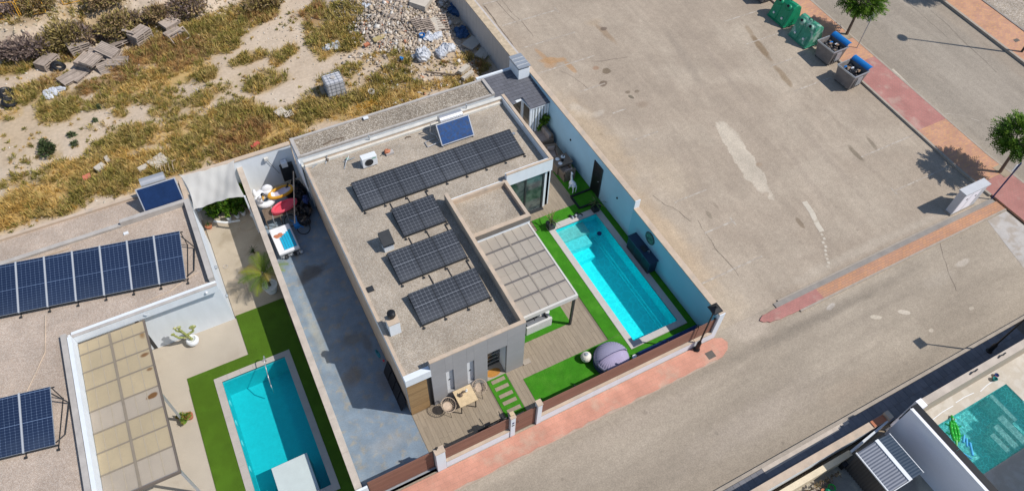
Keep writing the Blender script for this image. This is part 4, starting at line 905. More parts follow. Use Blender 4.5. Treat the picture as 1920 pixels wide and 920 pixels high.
t=here('stool','round white knitted pouffe beside the daybed','pouffe',(6.82,-1.0,0)); MB().ball((6.82,-1.0,.26),.25,.25,.24,14,8).build('body',CERAM,t); MB().lathe(6.82,-1.0,[(.08,.49),(.08,.52),(.03,.53),(0,.51)],10).build('button',STEEL,t)
t=here('planter','small white pot with a tuft between the daybed and the fence','planter',(8.75,-2.0,0)); MB().lathe(8.75,-2.0,[(.1,0),(.14,.3),(.12,.3),(0,.27)],10).build('pot',PLW,t)
tag(MB().cyl((8.95,-1.96,.16),(12.2,-1.96,.16),.16,n=10).build('pool_cover_roll',NAVY),'long navy rolled pool cover lying along the inside of the fence','pool cover')
t=here('bicycle','black bicycle parked inside the fence near the garden gate','bicycle',(1.6,-2.1,0))
for x_ in (1.25,2.2): MB().torus((x_,-2.1,.33),.31,.022,20,6,Matrix.Rotation(math.pi/2,3,'X')).build('wheel',BLACK,t)
MB().tube([(1.25,-2.1,.33),(1.45,-2.1,.75),(2.05,-2.1,.8),(2.2,-2.1,.33)],.02,6).tube([(1.45,-2.1,.75),(1.7,-2.1,.3),(2.05,-2.1,.78)],.02,6).build('frame',BLACK,t)
MB().box(1.3,-2.16,.85,1.55,-2.04,.9).build('saddle',BLACK,t); MB().tube([(2.05,-2.35,1.0),(2.05,-2.1,.95),(2.05,-1.85,1.0)],.018,6).build('handlebar',BLACK,t)
tag(MB().box(1.05,-2.3,0,1.5,-1.95,.35).box(.6,-2.35,0,.95,-2.1,.25).build('dark_boxes',BLACK),'dark low boxes in the fence shadow beside the bicycle','box')
# pergola seat and pedestal
t=here('lounge_sofa','white woven sofa with grey seat cushions under the pergola','sofa',(5.7,1.6,0))
MB().box(5.05,1.24,0,6.34,1.34,.62).build('back',WICKL if 0 else M('white_weave',(.62,.62,.6),.7,.1,4,.2,45,.6,40),t); bm_=bpy.data.materials['white_weave']
MB().box(5.05,1.34,0,6.34,2.1,.3).box(6.22,1.34,.3,6.34,2.1,.55).build('base',bm_,t)
for k in range(2): MB().box(5.08+k*.57,1.45,.3,5.62+k*.57,2.05,.42).build('seat_cushion',CUSHG,t,bev=.03)
MB().box(5.1,1.35,.4,5.6,1.47,.68).build('back_cushion',CUSHG,t,bev=.03); MB().ball((5.95,1.75,.52),.2,.15,.14,8,6).build('throw_pillow',CERAM,t)
t=here('pedestal','white waisted garden pedestal standing on the turf behind the white sofa','pedestal',(6.5,1.95,0)); MB().lathe(6.5,1.95,[(.13,0),(.12,.06),(.05,.2),(.045,.6),(.08,.75),(.13,.85),(.12,.88),(0,.88)],14).build('body',PLW,t,smooth=True)
# dining corner at the back
def rattan_chair(x,y,rz,label):
    t=thing('rattan_armchair',label,'armchair',(x,y,0),rz)
    MB().box(-.33,-.33,0,.33,.33,.36).build('base',WICK,t)
    for s in (-1,1): MB().box(min(s*.33,s*.24),-.33,.36,max(s*.33,s*.24),.33,.6).build('arm',WICK,t)
    MB().box(-.33,.24,.36,.33,.34,.78).build('back',WICK,t); MB().box(-.23,-.31,.36,.23,.22,.45).build('seat_cushion',CUSH,t,bev=.02); MB().box(-.2,.13,.45,.2,.24,.74).build('back_cushion',CUSH,t,bev=.02)
rattan_chair(11.55,10.55,-.3,'rattan armchair with mauve cushions between the sofa and the dining table')
rattan_chair(11.62,9.0,math.pi,'rattan armchair with its back to the deer sculpture')
t=here('rattan_table','brown rattan dining table set with white plates in the back corner','table',(11.6,9.7,0)); MB().box(11.12,9.2,.71,12.1,9.95,.75).build('tabletop',WICK,t); MB().box(11.2,9.28,0,12.02,9.87,.71).build('base',WICK,t)
for i,(x_,y_) in enumerate(((11.42,9.72),(11.4,9.38),(11.78,9.75))):
    c=thing('plate',('white plate nearest the armchair','white plate at the near edge of the rattan table','white plate near the wall on the rattan table')[i],'plate',(x_,y_,.75)); MB().lathe(0,0,[(.05,0),(.12,.02),(.12,.025),(0,.012)],14).build('dish',PLW,c); MB().lathe(.03,.02,[(.03,.012),(.035,.07),(0,.07)],8).build('cup',PLW if i<2 else DMET,c)
c=thing('lantern','dark small lantern on the rattan table','lantern',(11.6,9.5,.75)); MB().box(-.05,-.05,0,.05,.05,.16).build('body',BLACK,c); MB().lathe(0,0,[(.06,.16),(0,.22)],8).build('top',BLACK,c)
t=here('rattan_sofa','three seat rattan sofa with mauve cushions along the right wall','sofa',(11.9,12,0))
MB().box(11.35,11.35,0,12.15,13.1,.3).box(11.35,11.35,.3,12.15,11.45,.58).box(12.05,11.45,.3,12.17,13.1,.75).build('base',WICK,t)
for k in range(3): y_=11.47+k*.54; MB().box(11.37,y_,.3,12.0,y_+.52,.43).build('seat_cushion',CUSH,t,bev=.03); MB().box(11.9,y_+.01,.43,12.06,y_+.51,.78).build('back_cushion',CUSH,t,bev=.03)
# deer sculpture
t=here('deer_sculpture','white long necked animal sculpture standing on the turf by the wall gate','sculpture',(11.35,7.9,0))
b=MB(); b.ball((11.4,8.0,.52),.15,.27,.16,12,8).tube([(11.42,8.15,.6),(11.44,8.25,.8),(11.43,8.28,1.05)],.07,8,.035).ball((11.42,8.22,1.1),.05,.11,.05,8,6)
for x_ in (11.31,11.49):
    for y_ in (7.8,8.18): b.tube([(x_,y_,.5),(x_+.01,y_-.02,.25),(x_,y_,.0)],.045,7,.025)
b.ball((11.2,7.9,.55),.07,.05,.1,8,6).tube([(11.38,7.75,.55),(11.3,7.7,.62),(11.22,7.82,.6)],.05,6,.03)
o=b.build('body',PLW,t,smooth=True); rm=o.modifiers.new('r','REMESH'); rm.mode='VOXEL'; rm.voxel_size=.02; rm.use_smooth_shade=True
# open black door lying frame and door
t=here('wall_gate','black metal door in the blue right wall','door',(12.36,7.1,0)); MB().box(12.34,6.95,.02,12.37,7.65,2.1).build('panel',BLACK,t); MB().box(12.325,6.9,0,12.372,6.96,2.14).box(12.325,7.64,0,12.372,7.7,2.14).box(12.325,6.96,2.1,12.372,7.64,2.14).build('frame',DMET,t)
MB().torus((12.335,7.35,1.5),.16,.012,16,5,Matrix.Rotation(math.pi/2,3,'Y')).build('ring_ornament',DMET,t); MB().ball((12.32,7.1,1.1),.03,.03,.03,6,5).build('knob',ALU,t)
t=here('low_frame','flat black square frame lying on the turf in front of the wall door','frame',(11.7,7.1,0))
MB().box(11.08,7.56,.02,12.32,7.66,.09).build('bar',BLACK,t); MB().box(11.05,6.68,.02,11.15,7.56,.09).build('bar',BLACK,t); MB().box(11.15,6.66,.02,12.2,6.76,.09).build('bar',BLACK,t)
def leafblade(b,base,ang,tilt,L_,w,droop=.3,n=4):
    # a strap leaf bending outward
    d_=Vector((math.cos(ang),math.sin(ang),0)); s_=Vector((-d_.y,d_.x,0)); vs=[];fs=[]
    for i in range(n+1):
        q=i/n; t_=tilt-droop*q*q*2; 
        if i==0: p=Vector(base)
        else: p=p+(d_*math.cos(t_)+Vector((0,0,math.sin(t_))))*(L_/n)
        ww=w*(1-q)**.6*.5+.002; vs+= [p-s_*ww,p+s_*ww]
    for i in range(n): a=2*i; fs.append((a,a+1,a+3,a+2))
    k0=len(b.v); b.add(vs,fs); return len(b.v)-k0
def yucca(x,y,label,potmat,pr,ph,square,nl=22,L_=.6,z0=0,cols=((.09,.16,.05),(.16,.2,.07),(.3,.26,.1)),w=.05,loc_h=.1):
    t=here('potted_plant',label,'potted plant',(x,y,z0))
    if square: MB().hexa([(x-pr*.8,y-pr*.8,z0),(x+pr*.8,y-pr*.8,z0),(x+pr*.8,y+pr*.8,z0),(x-pr*.8,y+pr*.8,z0)],[(x-pr,y-pr,z0+ph),(x+pr,y-pr,z0+ph),(x+pr,y+pr,z0+ph),(x-pr,y+pr,z0+ph)]).build('pot',potmat,t)
    else: MB().lathe(x,y,[(pr*.7,z0),(pr,z0+ph*.9),(pr*1.05,z0+ph),(pr*.88,z0+ph),(pr*.85,z0+ph-.04),(0,z0+ph-.04)],16).build('pot',potmat,t)
    b=MB(); b.c=[]
    for i in range(nl):
        n_=leafblade(b,(x,y,z0+ph+random.uniform(0,loc_h)),random.uniform(0,6.28),random.uniform(.3,1.4),L_*random.uniform(.7,1.1),w,random.uniform(.2,.6)); c_=random.choice(cols); b.c+=[c_]*n_
    b.build('leaves',LEAF,t); return t
yucca(9.1,6.25,'spiky agave in a dark square pot at the sunlit pool corner',DMET,.2,.45,True,20,.7)
yucca(11.75,6.25,'spiky yucca in a dark square pot at the shaded pool corner by the wall',BLACK,.2,.5,True,20,.6)
t=here('slippers','pile of shoes and pool bits at the shaded pool end','shoes',(10.7,6.4,0))
for i in range(9): MB().ball((10.35+.07*i+random.uniform(-.03,.03),6.3+random.uniform(-.12,.15),.1),.07,.11,.06,7,5,Matrix.Rotation(random.uniform(0,3),3,'Z')).build('shoe',(BLACK,STEEL,DMET)[i%3],t)
t=here('outdoor_kitchen','dark blue-black kitchen unit against the wall beside the pool','cabinet',(12.1,2.4,0))
MB().box(11.9,1.65,0,12.35,3.5,.85).build('cabinet',M('blue_black_lacquer',(.02,.035,.07),.4,.1,3,.05,20),t); MB().box(11.86,1.6,.85,12.36,3.55,.9).build('worktop',M('blue_black_top',(.03,.05,.09),.3,.1,3,.05,20),t)
for k in range(3): MB().box(11.89,1.7+k*.6,.06,11.9,2.24+k*.6,.8).build('cupboard_door',BLACK,t)
MB().box(12.0,2.35,.9,12.25,2.7,.94).build('hob',DMET,t); MB().tube([(12.2,2.2,.9),(12.2,2.2,1.1),(12.08,2.2,1.12)],.015,5).build('tap',ALU,t)
t=here('wall_plaque','round green metal plaque hung on the blue wall above the kitchen unit','plaque',(12.36,2.55,1.55)); Rm=Matrix.Rotation(math.pi/2,3,'Y')
MB().cyl((12.372,2.55,1.55),(12.35,2.55,1.55),.34,n=24).build('disc',M('verdigris_metal',(.08,.2,.18),.6,.25,4,.1,20,col2=(.03,.08,.08),c2sc=5),t); MB().torus((12.35,2.55,1.55),.33,.018,24,6,Rm).build('rim',DMET,t)
for a in (0,1.26,2.5,3.77,5.0): MB().ball((12.345,2.55+.17*math.cos(a),1.55+.17*math.sin(a)),.012,.06,.04,8,5).build('leaf_relief',GREENF,t)
t=here('corner_bush','leafy green bush in the corner beside the rattan sofa','bush',(12.1,13.0,0)); MB().tube([(12.1,12.5,0),(12.1,12.45,.7)],.03,6).build('stem',BARK,t)
def leafmass(name,parent,blobs,n,size,cols,mat=None,elong=2.2,up=.3,core=None):
    mat=mat or LEAF; off=OFF.get(parent.name) if parent else None
    off=np.array(off) if off is not None else np.zeros(3)
    vol=np.array([b[3]*b[4]*b[5] for b in blobs]); pr=vol/vol.sum(); cnt=rng.multinomial(n,pr); V=[];C_=[]
    for b,k in zip(blobs,cnt):
        if k==0: continue
        d_=rng.normal(size=(k,3)); d_/=np.linalg.norm(d_,axis=1)[:,None]; rr=rng.random(k)**.33*(.75+.25*rng.random(k))
        p=np.array(b[:3])+d_*rr[:,None]*np.array(b[3:6])
        ax=d_+rng.normal(size=(k,3))*.55; ax[:,2]+=up; ax/=np.linalg.norm(ax,axis=1)[:,None]
        sd=np.cross(ax,rng.normal(size=(k,3))); sd/=np.linalg.norm(sd,axis=1)[:,None]
        s=size*rng.uniform(.6,1.3,k)[:,None]
        a=p-ax*s*elong*.5; c=p+ax*s*elong*.5; V.append(np.stack([a,p+sd*s*.5,c,p-sd*s*.5],1).reshape(-1,3))
        ci=rng.integers(0,len(cols),k); cc=np.array(cols)[ci]*rng.uniform(.8,1.25,k)[:,None]; C_.append(np.repeat(cc,4,0))
    V=np.concatenate(V)-off; C_=np.concatenate(C_); F=np.arange(len(V)).reshape(-1,4)
    return fastmesh(name,V,F,mat,C_,kind=None,parent=parent)
leafmass('leaves',t,[(12.0,12.75,1.15,.36,.45,.4),(12.1,12.4,1.2,.25,.3,.3),(11.95,12.6,.7,.3,.35,.35)],800,.13,[(.07,.16,.02),(.14,.26,.03),(.05,.1,.02)])
# street lamps
def lantern_lamp(x,y,hgt,label,arm=0):
    t=here('street_lamp',label,'street lamp',(x,y,0))
    MB().lathe(x,y,[(.15,.0),(.15,.12),(.1,.2),(.1,.62),(.065,.72),(.06,.76)],10).build('base',BLACK,t); MB().cyl((x,y,.7),(x,y,hgt-.28),.042,.03,8).build('pole',BLACK,t)
    z=hgt-.3; MB().lathe(x,y,[(.05,z-.08),(.09,z),(.04,z+.02)],8).build('collar',BLACK,t)
    q=lambda s,zz:[(x-s,y-s,zz),(x+s,y-s,zz),(x+s,y+s,zz),(x-s,y+s,zz)]
    MB().hexa(q(.09,z),q(.17,z+.26)).build('lantern_glass',M('smoked_glass',(.12,.12,.11),.2,.1,3,0,20,spec=.8) if 'smoked_glass' not in bpy.data.materials else bpy.data.materials['smoked_glass'],t)
    MB().hexa(q(.235,z+.26),q(.225,z+.29)).hexa(q(.21,z+.29),q(.06,z+.40)).build('hood',BLACK,t); MB().ball((x,y,z+.43),.04,.04,.05,8,5).build('finial',BLACK,t)
    return t
lantern_lamp(11.55,-2.82,3.45,'black lantern street lamp by the fence corner on the pink pavement')
lantern_lamp(23.43,-8.9,3.7,'black lantern street lamp on the shaded grey pavement')
gz=G(43,5.2); t=here('street_lamp','tall street lamp at the right edge whose long shadow crosses the road','street lamp',(43.03,5.24,gz)); MB().cyl((43.03,5.24,gz),(43.03,5.24,gz+9.3),.08,.045,8).build('pole',DMET,t); MB().lathe(43.03,5.24,[(.0,gz+9.25),(.3,gz+9.3),(.35,gz+9.4),(.2,gz+9.5),(0,gz+9.52)],12).build('head',DMET,t)
# signs
gz=G(33.3,10); t=here('sign_post','thin grey post with a small white sign seen edge on under the first tree','sign',(33.33,9.98,gz)); MB().cyl((33.33,9.98,gz),(33.33,9.98,gz+2.6),.028,n=6).build('post',STEEL,t); MB().box(33.1,10.0,gz+2.0,33.56,10.02,gz+2.45).build('plate',STEEL,t)
t=here('sign_post','blue post with a white sign plate at the pavement corner by the second tree','sign',(31.32,-2.48,0)); MB().cyl((31.32,-2.48,0),(31.32,-2.48,2.75),.04,n=8).build('post',NAVY,t); MB().box(31.1,-2.45,2.2,31.5,-2.43,2.65).build('plate',PLW,t)
MB().tube([(31.0,-2.2,.1),(31.3,-1.7,.8),(31.9,-1.0,1.0)],.02,5).v
# electric cabinet
t=here('electric_cabinet','pale concrete utility cabinet with two small black locks beside the brick path','cabinet',(29.3,-2.2,0))
MB().box(28.38,-2.32,.1,30.1,-1.95,1.56).build('body',CONCB,t); MB().box(28.33,-2.37,1.56,30.15,-1.9,1.66).build('lid',CONCB,t); MB().box(28.34,-2.34,0,30.14,-1.9,.1).build('plinth',KERB,t)
for x_ in (28.82,29.45): MB().box(x_,-2.335,1.0,x_+.08,-2.32,1.12).build('lock',BLACK,t); MB().box(x_-.38,-2.326,.14,x_+.2,-2.32,1.5).build('cabinet_door',LILAC,t)
# waste containers
def rect(x0,y0,x1,y1,z): return [(x0,y0,z),(x1,y0,z),(x1,y1,z),(x0,y1,z)]
def waste_bin(x,y,rz,label):
    g_=G(x,y); t=thing('waste_container',label,'waste container',(x,y,g_+.02),rz)
    b=MB(); o_=.1; 
    for (a,c,z0,z1) in ((.0,0,0,0),): pass
    bo=rect(-.46,-.56,.46,.56,.08); to=rect(-.58,-.68,.58,.68,1.12); ti=rect(-.53,-.63,.53,.63,1.12); bi=rect(-.42,-.52,.42,.52,.7)
    b.add(bo+to+ti+bi,[(3,2,1,0)]+[(i,(i+1)%4,4+(i+1)%4,4+i) for i in range(4)]+[(4+i,4+(i+1)%4,8+(i+1)%4,8+i) for i in range(4)]+[(8+i,8+(i+1)%4,12+(i+1)%4,12+i) for i in range(4)]+[(12,13,14,15)]); b.build('body',GREYP,t)
    MB().box(-.61,-.71,1.06,-.57,.71,1.15).box(.57,-.71,1.06,.61,.71,1.15).box(-.57,-.71,1.06,.57,-.67,1.15).box(-.57,.67,1.06,.57,.71,1.15).build('rim',STEEL,t)
    for k in range(4): MB().box(-.3+k*.18,-.66+.0,.2,-.26+k*.18,-.60,.95,).build('rib',GREYP,t)
    for s in (-1,1): MB().box(-.2,s*.66-.03,.35,.2,s*.66+.03,.9).build('lift_pocket',STEEL,t)
    # open blue lid hanging over the pavement side
    lb=MB(); n=8
    vs=[]; 
    for i in range(n+1):
        a=math.radians(150-95*i/n); xx=.58+.10+.30*math.cos(a)*.9; zz=1.08+.30*math.sin(a)
        for y_ in (-.66,.66): vs.append((xx,y_,zz)); 
        for y_ in (-.66,.66): vs.append((xx*.99,y_,zz-.035))
    fs=[]
    for i in range(n): a=i*4; fs+=[(a,a+4,a+5,a+1),(a+2,a+3,a+7,a+6),(a,a+2,a+6,a+4),(a+1,a+5,a+7,a+3)]
    lb.add(vs,fs).build('lid',BLUEP,t)
    MB().tube([(.6,-.6,1.16),(.66,-.3,1.33),(.66,.3,1.33),(.6,.6,1.16)],.03,6).build('lid_frame',BLUEP,t)
    for k in range(26): MB().ball((random.uniform(-.38,.38),random.uniform(-.5,.5),random.uniform(.72,.98)),.18,.15,.10,7,5,Matrix.Rotation(random.uniform(0,3),3,'Z'),jit=.25).build('rubbish_bag',TRASH,t)
    for k in range(4): MB().ball((random.uniform(-.3,.3),random.uniform(-.4,.4),1.04),.13,.08,.05,7,5,jit=.3).build('rubbish',(CARD,TARP,BLUEP,CARD)[k],t)
    for sx in (-.4,.4):
        for sy in (-.5,.5): MB().cyl((sx,sy-.03,.07),(sx,sy+.03,.07),.07,n=8).build('wheel',BLACK,t)
CARD=M('wet_cardboard',(.3,.2,.13),.9,.2,6,.1,20)
waste_bin(30.5,7.85,.05,'grey waste container with open blue lid, the one nearest the red paving')
waste_bin(30.87,10.05,.03,'grey waste container with open blue lid next to the faded green one')
t=waste_bin(31.0,16.6,.0,'grey waste container cut by the top edge of the picture')
def glass_bank(x,y,rz,mat,label):
    g_=G(x,y); t=thing('recycling_container',label,'recycling container',(x,y,g_+.02),rz)
    # ridge-shaped body: sloping face towards the car park with two round-topped lobes
    prof=[(-.62,.0),(-.66,.08),(-.30,1.25),(-.1,1.42),(.12,1.42),(.4,1.2),(.60,.3),(.58,0)]
    b=MB(); ys_=[-.78,-.74,-.4,-.36,0,.36,.4,.74,.78]; sc_=[.93,1,1.0,.985,.97,.985,1.0,1,.93]; vs=[];fs=[]; n=len(prof)
    for y_,s_ in zip(ys_,sc_):
        for (px_,pz) in prof: vs.append((px_*s_,y_,pz*(.5+.5*s_)))
    m_=len(ys_)
    for i in range(m_-1):
        for j in range(n-1): a=i*n+j; fs.append((a,a+1,a+n+1,a+n))
    fs+=[tuple(range(n-1,-1,-1)),tuple(range((m_-1)*n,m_*n))]; b.add(vs,fs).build('body',mat,t,bev=.05)
    for s in (-.37,.37):
        MB().hexa([(-.71,s-.28,.12),(-.5,s-.28,.12),(-.5,s+.28,.12),(-.71,s+.28,.12)],[(-.38,s-.24,1.05),(-.2,s-.24,1.05),(-.2,s+.24,1.05),(-.38,s+.24,1.05)]).build('lobe',mat,t,bev=.05)
        MB().ball((-.27,s,1.12),.2,.25,.22,14,10).build('domed_port',mat,t,smooth=True)
        MB().cyl((-.36,s,1.24),(-.445,s,1.325),.085,n=14).build('bottle_hole',BLACK,t)
        MB().box(-.66,s-.06,.4,-.6,s+.06,.52).build('sticker',PLW,t)
    MB().box(-.68,-.8,.0,.62,.8,.08).build('skid',mat,t)
    MB().tube([(0,-.2,1.42),(0,0,1.55),(0,.2,1.42)],.025,6).build('lifting_ring',DMET,t)
glass_bank(30.83,12.1,.02,GREENF,'faded green recycling container with a sun bleached top next to the grey ones')
glass_bank(30.88,14.25,.02,GREENP,'brighter green recycling container further from the grey ones')
# ================================================================ trees along the right road
def tree(x,y,cx,cy,cz,rx,ry,rz_,label,nleaf=620):
    g_=G(x,y); t=here('street_tree',label,'tree',(x,y,g_))
    MB().tube([(x,y,g_),(x+(cx-x)*.3,y+(cy-y)*.3,g_+(cz-g_)*.45),(cx,cy,cz-.2)],.1,8,.06).build('trunk',BARK,t)
    for i in range(7):
        a=i*.9; MB().tube([(cx,cy,cz-.5),(cx+rx*.35*math.cos(a),cy+ry*.35*math.sin(a),cz-.1),(cx+rx*.7*math.cos(a+.3),cy+ry*.7*math.sin(a+.3),cz+.15*math.sin(i*2))],.045,5,.015).build('limb',BARK,t)
    V=[];C_=[]
    for i in range(nleaf):
        d_=rng.normal(size=3); d_/=np.linalg.norm(d_); rr=rng.uniform(.35,.85); 
        if d_[2]<-.2: d_[2]*=.5
        o_=np.array([cx,cy,cz])+d_*rr*np.array([rx,ry,rz_]); ax=d_+rng.normal(size=3)*.25; ax/=np.linalg.norm(ax); ln=rng.uniform(.4,.62)
        sd=np.cross(ax,[0,0,1.]); sd/=np.linalg.norm(sd)+1e-6; up=np.cross(sd,ax)
        base=np.array([(.04,.10,.01),(.075,.155,.015),(.14,.24,.025)][rng.integers(0,3)])
        for k in range(13):
            f_=k/12; p=o_+ax*ln*f_-np.array([0,0,.12*f_*f_]); sgn=1 if k%2 else -1
            la=(ax*.75+sd*sgn*.8+up*rng.normal()*.3); la/=np.linalg.norm(la); l_=.17*(1-.35*f_); w_=.034
            q=np.cross(la,up+rng.normal(size=3)*.3); q/=np.linalg.norm(q)+1e-6
            V+= [p,p+la*l_*.5+q*w_,p+la*l_,p+la*l_*.5-q*w_]; C_+=[base*rng.uniform(.8,1.3)]*4
    V=np.array(V)-np.array(OFF[t.name]); fastmesh('crown',V,np.arange(len(V)).reshape(-1,4),LEAF,np.array(C_),kind=None,parent=t)
tree(33.62,11.25,33.6,11.2,3.3,1.35,1.35,.95,'round leafy street tree behind the recycling containers, cut by the top edge')
tree(33.31,-1.35,33.0,-1.15,2.75,1.4,1.4,1.0,'round leafy street tree at the right edge whose shadow falls on the kerb')
tree(43.6,11.2,43.6,11.2,3.9,1.3,1.3,1.0,'street tree beyond the far kerb of the right road, out past the top edge')
for y_ in (11.25,-1.35): struct(MB().box(33.2,y_-.42,.0,34.0-.25,y_+.42,G(33,y_)+.125).build('tree_pit',DIRT))
# ================================================================ far side of the street (lower right)
pv=MB().box(4,-9.38,-.05,40,-8.46,.095).build('grey_pavement',MORT); struct(pv)
tl=None; k=0
for i in range(58):
    for j in range(2):
        x_=8.2+i*.3; 
        if tl is None: tl=MB().box(0,0,0,.292,.435,.02).build('paving_tile',DTILE,pv); tl.location=(x_,-9.36,.09)
        else: inst('paving_tile',tl.data,pv,(x_,-9.36+j*.445,.09+(.0015 if (i+j)%2 else 0)))
MB().prism([(10.6,-8.465),(15.2,-8.465),(15.2,-8.62),(14.9,-8.62),(14.9,-8.56),(14.6,-8.56),(14.6,-8.68),(10.6,-8.72)],.09,.118).build('ramp_edge',COPE2,pv)
W_=here('garden_wall','low white wall with a sandy coping along the shaded pavement, left part','wall',(10,-9.4,0))
MB().box(0,-9.36,0,15.9,-9.13,1.05).build('wall',WHITE,W_); MB().box(0,-9.39,1.05,15.9,-9.10,1.1).build('coping',COPE,W_)
MB().box(0,-9.78,0,14.0,-9.55,.62).build('planter_ledge',M('cream_ledge',(.66,.56,.4),.9,.1,2,.06,20,.1,40),W_)
MB().hexa([(14.0,-9.7,0),(16.0,-9.45,0),(16.0,-9.38,0),(14.0,-9.6,0)],[(14.0,-9.7,.7),(16.0,-9.45,1.1),(16.0,-9.38,1.1),(14.0,-9.6,.7)]).build('sloping_wing',WHITE,W_)
MB().box(15.3,-9.38,1.1,15.98,-9.11,1.15).build('terracotta_tile',TERRA,W_); MB().box(16.0,-9.42,0,16.22,-9.09,1.3).build('end_pier',COPE,W_)
W_=here('garden_wall','beige topped wall with thin black fittings along the shaded pavement, right part','wall',(20,-9.4,0))
MB().box(17.05,-9.70,0,40,-9.5,2.15).build('wall',BEIGE,W_); MB().box(17.05,-9.76,2.15,40,-9.47,2.2).build('coping',COPE2,W_); MB().box(16.75,-9.8,0,17.05,-9.45,2.3).build('pier',LILAC,W_)
for x_ in (20.0,21.7,23.4,25.1): MB().tube([(x_-.25,-9.6,2.22),(x_-.05,-9.57,2.26),(x_+.05,-9.6,2.23),(x_+.25,-9.57,2.22)],.025,5).build('fitting',DMET,W_)
W_=here('party_wall','high pale wall with a black rail along its top between the shed yard and the lower right pool','wall',(16.5,-14,0))
MB().box(16.25,-22,0,16.42,-9.62,2.35).build('wall',LILAC,W_); MB().box(16.24,-22,2.35,16.29,-9.6,2.385).build('coping',PLW,W_)
for k in range(5): MB().box(16.40,-11.65-k*2.1+.012,1.2,16.72,-9.55-k*2.1,2.35).build('black_panel',BLACK,W_)
struct(pol(16.42,-40,40,-9.5,0,'pool_deck',M('pale_tiled_deck',(.5,.45,.38),.85,.06,1.2,.05,20,.1,40,col2=(.56,.52,.46),c2sc=2.2),holes=[P3]))
struct(pol(-9,-40,16.25,-9.62,0,'yard_paving',M('stained_yard_concrete',(.3,.27,.23),.9,.2,1.0,.1,20,.2,30,col2=(.42,.38,.3),c2sc=1.2)))
dk=bpy.data.objects['pool_deck']
for a,b_ in (((18.6,-10.1),(19.9,-10.05)),((20.1,-10.0),(21.2,-10.03)),((21.5,-10.12),(22.5,-10.02))): ribbon(MB(),[a,((a[0]+b_[0])/2,(a[1]+b_[1])/2+.03),b_],.035,.004).build('pale_grout_line',PLW,dk)
t=here('neighbour_house','house beyond the lower right pool that shades the deck','house',(22,-17,0)); MB().box(16.8,-24,0,30,-14.55,3.6).build('walls',WHITE,t); MB().box(16.8,-24,3.6,30,-14.5,3.68).build('roof',GRAV3,t)
# shed
def corrugated(name,x0,x1,y0,y1,za,zb,mat,parent,pitch=.11,along='y'):
    b=MB(); n=int((y1-y0)/pitch*2); vs=[];fs=[]
    for i in range(n+1):
        y_=y0+(y1-y0)*i/n; dz=.018 if i%2 else 0; vs+=[(x0,y_,za+dz),(x1,y_,zb+dz)]
    for i in range(n): a=2*i; fs.append((a,a+1,a+3,a+2))
    return b.add(vs,fs).build(name,mat,parent)
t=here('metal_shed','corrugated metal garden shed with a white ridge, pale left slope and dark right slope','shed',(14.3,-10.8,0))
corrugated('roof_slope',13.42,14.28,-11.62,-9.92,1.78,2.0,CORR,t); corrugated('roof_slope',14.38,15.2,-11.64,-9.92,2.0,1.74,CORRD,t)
MB().box(14.26,-11.66,1.99,14.42,-9.9,2.04).build('ridge_cap',PLW,t)
MB().box(13.4,-11.65,1.74,13.44,-9.9,1.8).box(15.18,-11.66,1.70,15.21,-9.9,1.76).build('edge_trim',PLW,t)
MB().hexa([(13.4,-11.67,1.74),(14.3,-11.67,1.96),(14.3,-11.64,1.96),(13.4,-11.64,1.74)],[(13.4,-11.67,1.8),(14.3,-11.67,2.02),(14.3,-11.64,2.02),(13.4,-11.64,1.8)]).build('edge_trim',PLW,t)
MB().box(13.72,-11.6,0,15.1,-9.96,1.72).build('shed_walls',CORRB,t)
for k in range(14): MB().box(13.68,-11.58+k*.118,0,13.72,-11.53+k*.118,1.74).build('rib',CORRB,t)
for i,(x_,y_,mt,l) in enumerate(((12.6,-10.35,LIME,'lime green ring toy in the shed yard'),(12.35,-10.4,GREENP,'green watering can lying in the shed yard'),(12.05,-10.3,TERRA,'terracotta pot group in the shed yard'))):
    t=here('toy' if i==0 else 'garden_pot',l,'toy' if i==0 else 'pot',(x_,y_,0))
    if i==0: MB().torus((x_,y_,.12),.13,.035,16,6).build('ring',mt,t)
    elif i==1: MB().lathe(x_,y_,[(.12,0),(.13,.2),(.05,.26)],10).build('body',mt,t); MB().tube([(x_+.1,y_,.05),(x_+.28,y_-.1,.2)],.025,5).build('spout',mt,t)
    else:
        for k in range(4): MB().lathe(x_+.17*k-.2,y_-.1*(k%2),[(.06,0),(.1,.16),(0,.14)],9).build('pot',mt,t)
t=here('blue_crate','small blue crate with red handle behind the metal shed','crate',(14.2,-11.9,0)); MB().box(14.1,-12.1,0,14.4,-11.8,.25).build('box',BLUEP,t); MB().tube([(14.1,-11.8,.25),(14.25,-11.75,.35),(14.4,-11.8,.25)],.015,5).build('handle',RED,t)
t=here('vine','dry twisted vine and pale leaves along the ledge in the shed yard','vine',(11,-10,0)); b=MB()
for i in range(9):
    x_=9.5+i*.42; b.tube([(x_,-10.0,.1),(x_+.1,-10.1,.35+.1*(i%3)),(x_+.3,-10.0-.1*(i%2),.3),(x_+.38,-10.2,.1)],.022,5)
b.build('stems',BARK,t); leafmass('leaves',t,[(10+.5*i,-10.05,.3,.3,.12,.15) for i in range(7)],160,.08,[(.3,.22,.12),(.12,.11,.07),(.45,.36,.22)])
tag(MB().box(13.5,-9.98,0,13.75,-9.8,.35).build('black_box',BLACK),'small black box wedged between the shed and the white wall','box')
